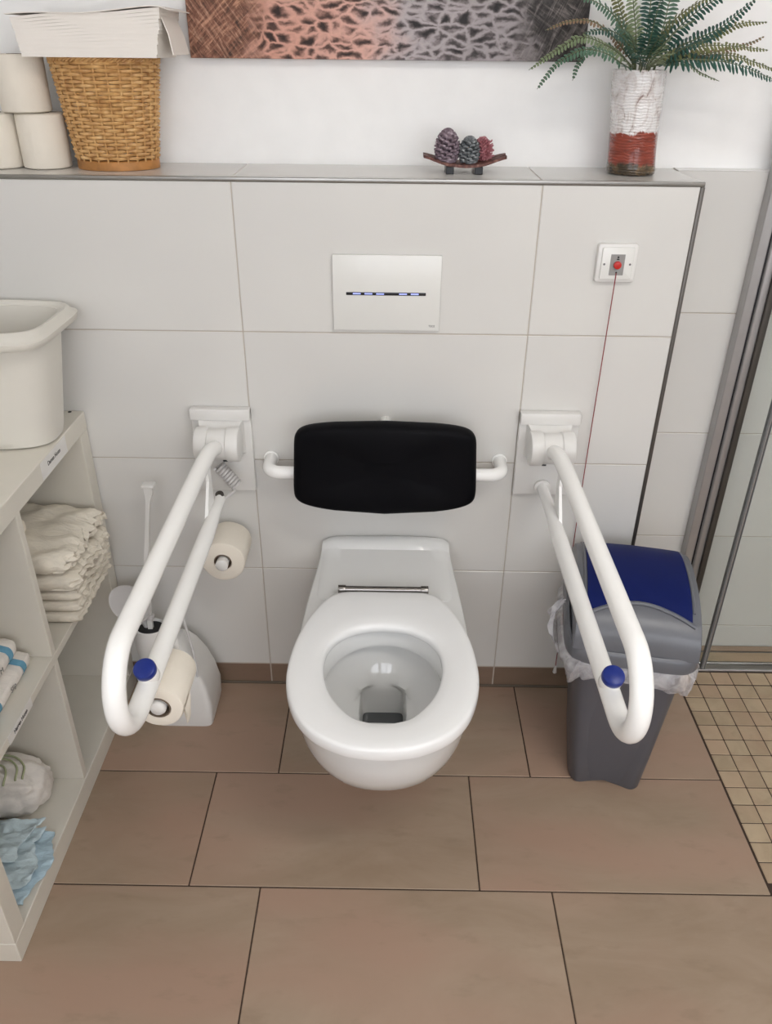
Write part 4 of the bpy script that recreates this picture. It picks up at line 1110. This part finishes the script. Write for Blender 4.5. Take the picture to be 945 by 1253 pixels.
fl = [
 ([(.47, .11, 1.474), (.443, .06, 1.487), (.408, .055, 1.508), (.355, .05, 1.523), (.31, .05, 1.502), (.262, .05, 1.470)], L_, .020, 1),
 ([(.465, .10, 1.472), (.430, .035, 1.482), (.392, .02, 1.499), (.35, .02, 1.503), (.306, .02, 1.479), (.276, .02, 1.440)], M_, .018, 2),
 ([(.50, .10, 1.476), (.534, .05, 1.489), (.593, .04, 1.489), (.646, .035, 1.481), (.72, .03, 1.456)], D_, .028, 3),
 ([(.50, .11, 1.478), (.563, .10, 1.512), (.62, .10, 1.535), (.66, .10, 1.549), (.704, .10, 1.551)], O_, .020, 4),
 ([(.495, .08, 1.480), (.543, .06, 1.504), (.609, .055, 1.513), (.697, .05, 1.506)], O_, .020, 5),
 ([(.495, .08, 1.478), (.547, .06, 1.486), (.581, .06, 1.470), (.622, .06, 1.455)], L_, .010, 6),
 ([(.498, .11, 1.479), (.522, .10, 1.519), (.566, .09, 1.565), (.64, .08, 1.612)], D_, .026, 7),
 ([(.501, .13, 1.478), (.523, .14, 1.533), (.529, .14, 1.586), (.544, .14, 1.662)], M_, .026, 8),
 ([(.472, .12, 1.478), (.448, .12, 1.532), (.404, .11, 1.571), (.335, .10, 1.595)], M_, .024, 9),
 ([(.47, .10, 1.479), (.42, .09, 1.525), (.375, .08, 1.549), (.33, .08, 1.548), (.290, .08, 1.534)], R_, .014, 10),
 ([(.475, .12, 1.479), (.466, .11, 1.532), (.45, .10, 1.583), (.43, .08, 1.657)], L_, .024, 11),
 ([(.48, .09, 1.478), (.478, .05, 1.52), (.474, .02, 1.555), (.468, -.02, 1.585)], D_, .026, 12),
 ([(.49, .08, 1.478), (.500, .04, 1.51), (.512, .01, 1.535), (.528, -.03, 1.55)], L_, .024, 13),
 ([(.47, .09, 1.478), (.452, .05, 1.508), (.430, .02, 1.53), (.400, -.01, 1.54)], M_, .022, 14),
 ([(.485, .10, 1.48), (.505, .06, 1.535), (.535, .03, 1.57), (.575, .0, 1.59)], O_, .022, 15),
 ([(.47, .10, 1.48), (.44, .08, 1.52), (.40, .06, 1.535), (.355, .05, 1.53)], D_, .022, 16),
 ([(.50, .11, 1.48), (.55, .09, 1.512), (.61, .08, 1.54), (.66, .06, 1.585)], D_, .028, 17),
 ([(.50, .12, 1.478), (.555, .10, 1.496), (.615, .09, 1.502), (.675, .09, 1.517), (.70, .09, 1.528)], R_, .016, 18),
 ([(.49, .14, 1.48), (.50, .16, 1.54), (.50, .17, 1.6), (.49, .17, 1.66)], D_, .026, 19),
 ([(.48, .14, 1.48), (.455, .15, 1.54), (.425, .15, 1.6), (.39, .14, 1.65)], O_, .022, 20),
 ([(.49, .07, 1.476), (.492, .03, 1.488), (.496, .0, 1.498), (.505, -.03, 1.50)], L_, .020, 21),
 ([(.475, .07, 1.476), (.462, .035, 1.488), (.448, .01, 1.496), (.436, -.015, 1.494)], D_, .020, 22),
 ([(.51, .10, 1.478), (.565, .08, 1.494), (.635, .07, 1.497), (.70, .07, 1.482), (.745, .07, 1.466)], O_, .018, 23),
 ([(.485, .085, 1.478), (.484, .05, 1.505), (.486, .02, 1.522), (.49, -.005, 1.53)], M_, .022, 24),
 ([(.505, .09, 1.478), (.53, .06, 1.50), (.56, .04, 1.515), (.585, .02, 1.525)], D_, .022, 25),
 ([(.465, .11, 1.478), (.43, .1, 1.505), (.395, .1, 1.51), (.365, .1, 1.485), (.355, .1, 1.452)], M_, .014, 26),
]
for pts, mt, ll, sd in fl: frond(pts, mt, ll, sd)

# ------------------------------------------------------------------ tray with cones
dx, dy = .156, .108
t = thing('decorative_tray', 'small boat-shaped reddish brown wooden tray on two feet on the ledge', 'tray', (dx, dy, H))
def slat(y0, y1, k):
    rl = []
    for i in range(17):
        f = i / 16; x = dx - .083 + .166 * f; u_ = (f - .5) * 2
        z = H + .013 + .016 * abs(u_) ** 1.8 + .0015 * math.sin(i + k * 2) * abs(u_); s_ = 1 - .45 * u_ ** 2
        ya, yb = dy + (y0) * s_, dy + (y1) * s_
        rl.append([(x, ya, z), (x, yb, z + .001), (x, yb, z + .006), (x, ya, z + .005)])
    bm = B(); rings(bm, rl); return bm
for k, (a, b) in enumerate(((-.040, -.022), (-.020, -.001), (.001, .020), (.022, .040))): obj('slat', slat(a, b, k), MAT['tray'], t)
for x in (dx - .030, dx + .028):
    obj('foot', box(B(), x - .008, x + .008, dy - .030, dy + .030, H, H + .0145, .001, 1), MAT['black'], t)
def pinecone(name, c, h, r, mat, label, cat, n=90, spiky=False, tilt=(0, 0)):
    t = thing(name, label, cat, c); bm = B(); rn = random.Random(int(h * 1e4))
    core = B()
    rings(bm, [[(c[0] + r * .45 * s * math.cos(2 * PI * k / 10), c[1] + r * .45 * s * math.sin(2 * PI * k / 10), c[2] + h * z) for k in range(10)] for z, s in ((.0, .6), (.2, 1), (.6, .9), (.9, .4))])
    obj('core', bm, mat, t); bm = B()
    for i in range(n):
        f = i / (n - 1); a = i * 2.39996; z = c[2] + h * (.06 + .84 * f)
        rr = r * math.sin(PI * (.22 + .70 * f)) ** .8
        el = -.15 + 1.25 * f ** 1.6; w_ = (.30 * r * (1.15 - .45 * f)) if not spiky else .07 * r
        d = Vector((math.cos(a) * math.cos(el), math.sin(a) * math.cos(el), math.sin(el))); s_ = Vector((-math.sin(a), math.cos(a), 0)); up = s_.cross(d) * -1
        up = d.cross(s_)
        p0 = Vector((c[0], c[1], z)) + d * rr * .25; p1 = Vector((c[0], c[1], z)) + d * rr * (1 if not spiky else rn.uniform(.8, 1.25)); th = .05 * r
        pm = p0.lerp(p1, .78)
        rl = [[p0 - s_ * w_ * .4 - up * th, p0 + s_ * w_ * .4 - up * th, p0 + s_ * w_ * .4 + up * th, p0 - s_ * w_ * .4 + up * th],
              [pm - s_ * w_ - up * th * 1.5, pm + s_ * w_ - up * th * 1.5, pm + s_ * w_ + up * th * 1.8, pm - s_ * w_ + up * th * 1.8],
              [p1 - s_ * w_ * .45 - up * th * .3, p1 + s_ * w_ * .45 - up * th * .3, p1 + s_ * w_ * .45 + up * th * 2.6, p1 - s_ * w_ * .45 + up * th * 2.6]]
        rings(bm, rl)
    obj('scales' if not spiky else 'spikes', bm, mat, t, smooth=False); return t
pinecone('pinecone', (dx - .036, dy - .008, H + .0195), .060, .0265, MAT['cone_mauve'], 'large mauve pinecone at the left of the wooden tray', 'pinecone')
pinecone('pinecone', (dx + .008, dy - .012, H + .0185), .048, .0225, MAT['cone_teal'], 'smaller grey pinecone in the middle of the wooden tray', 'pinecone', 75)
pinecone('dried_flower', (dx + .038, dy + .004, H + .0215), .042, .020, MAT['spiky_red'], 'spiky dusty red dried flower at the right of the wooden tray', 'dried flower', 110, True)
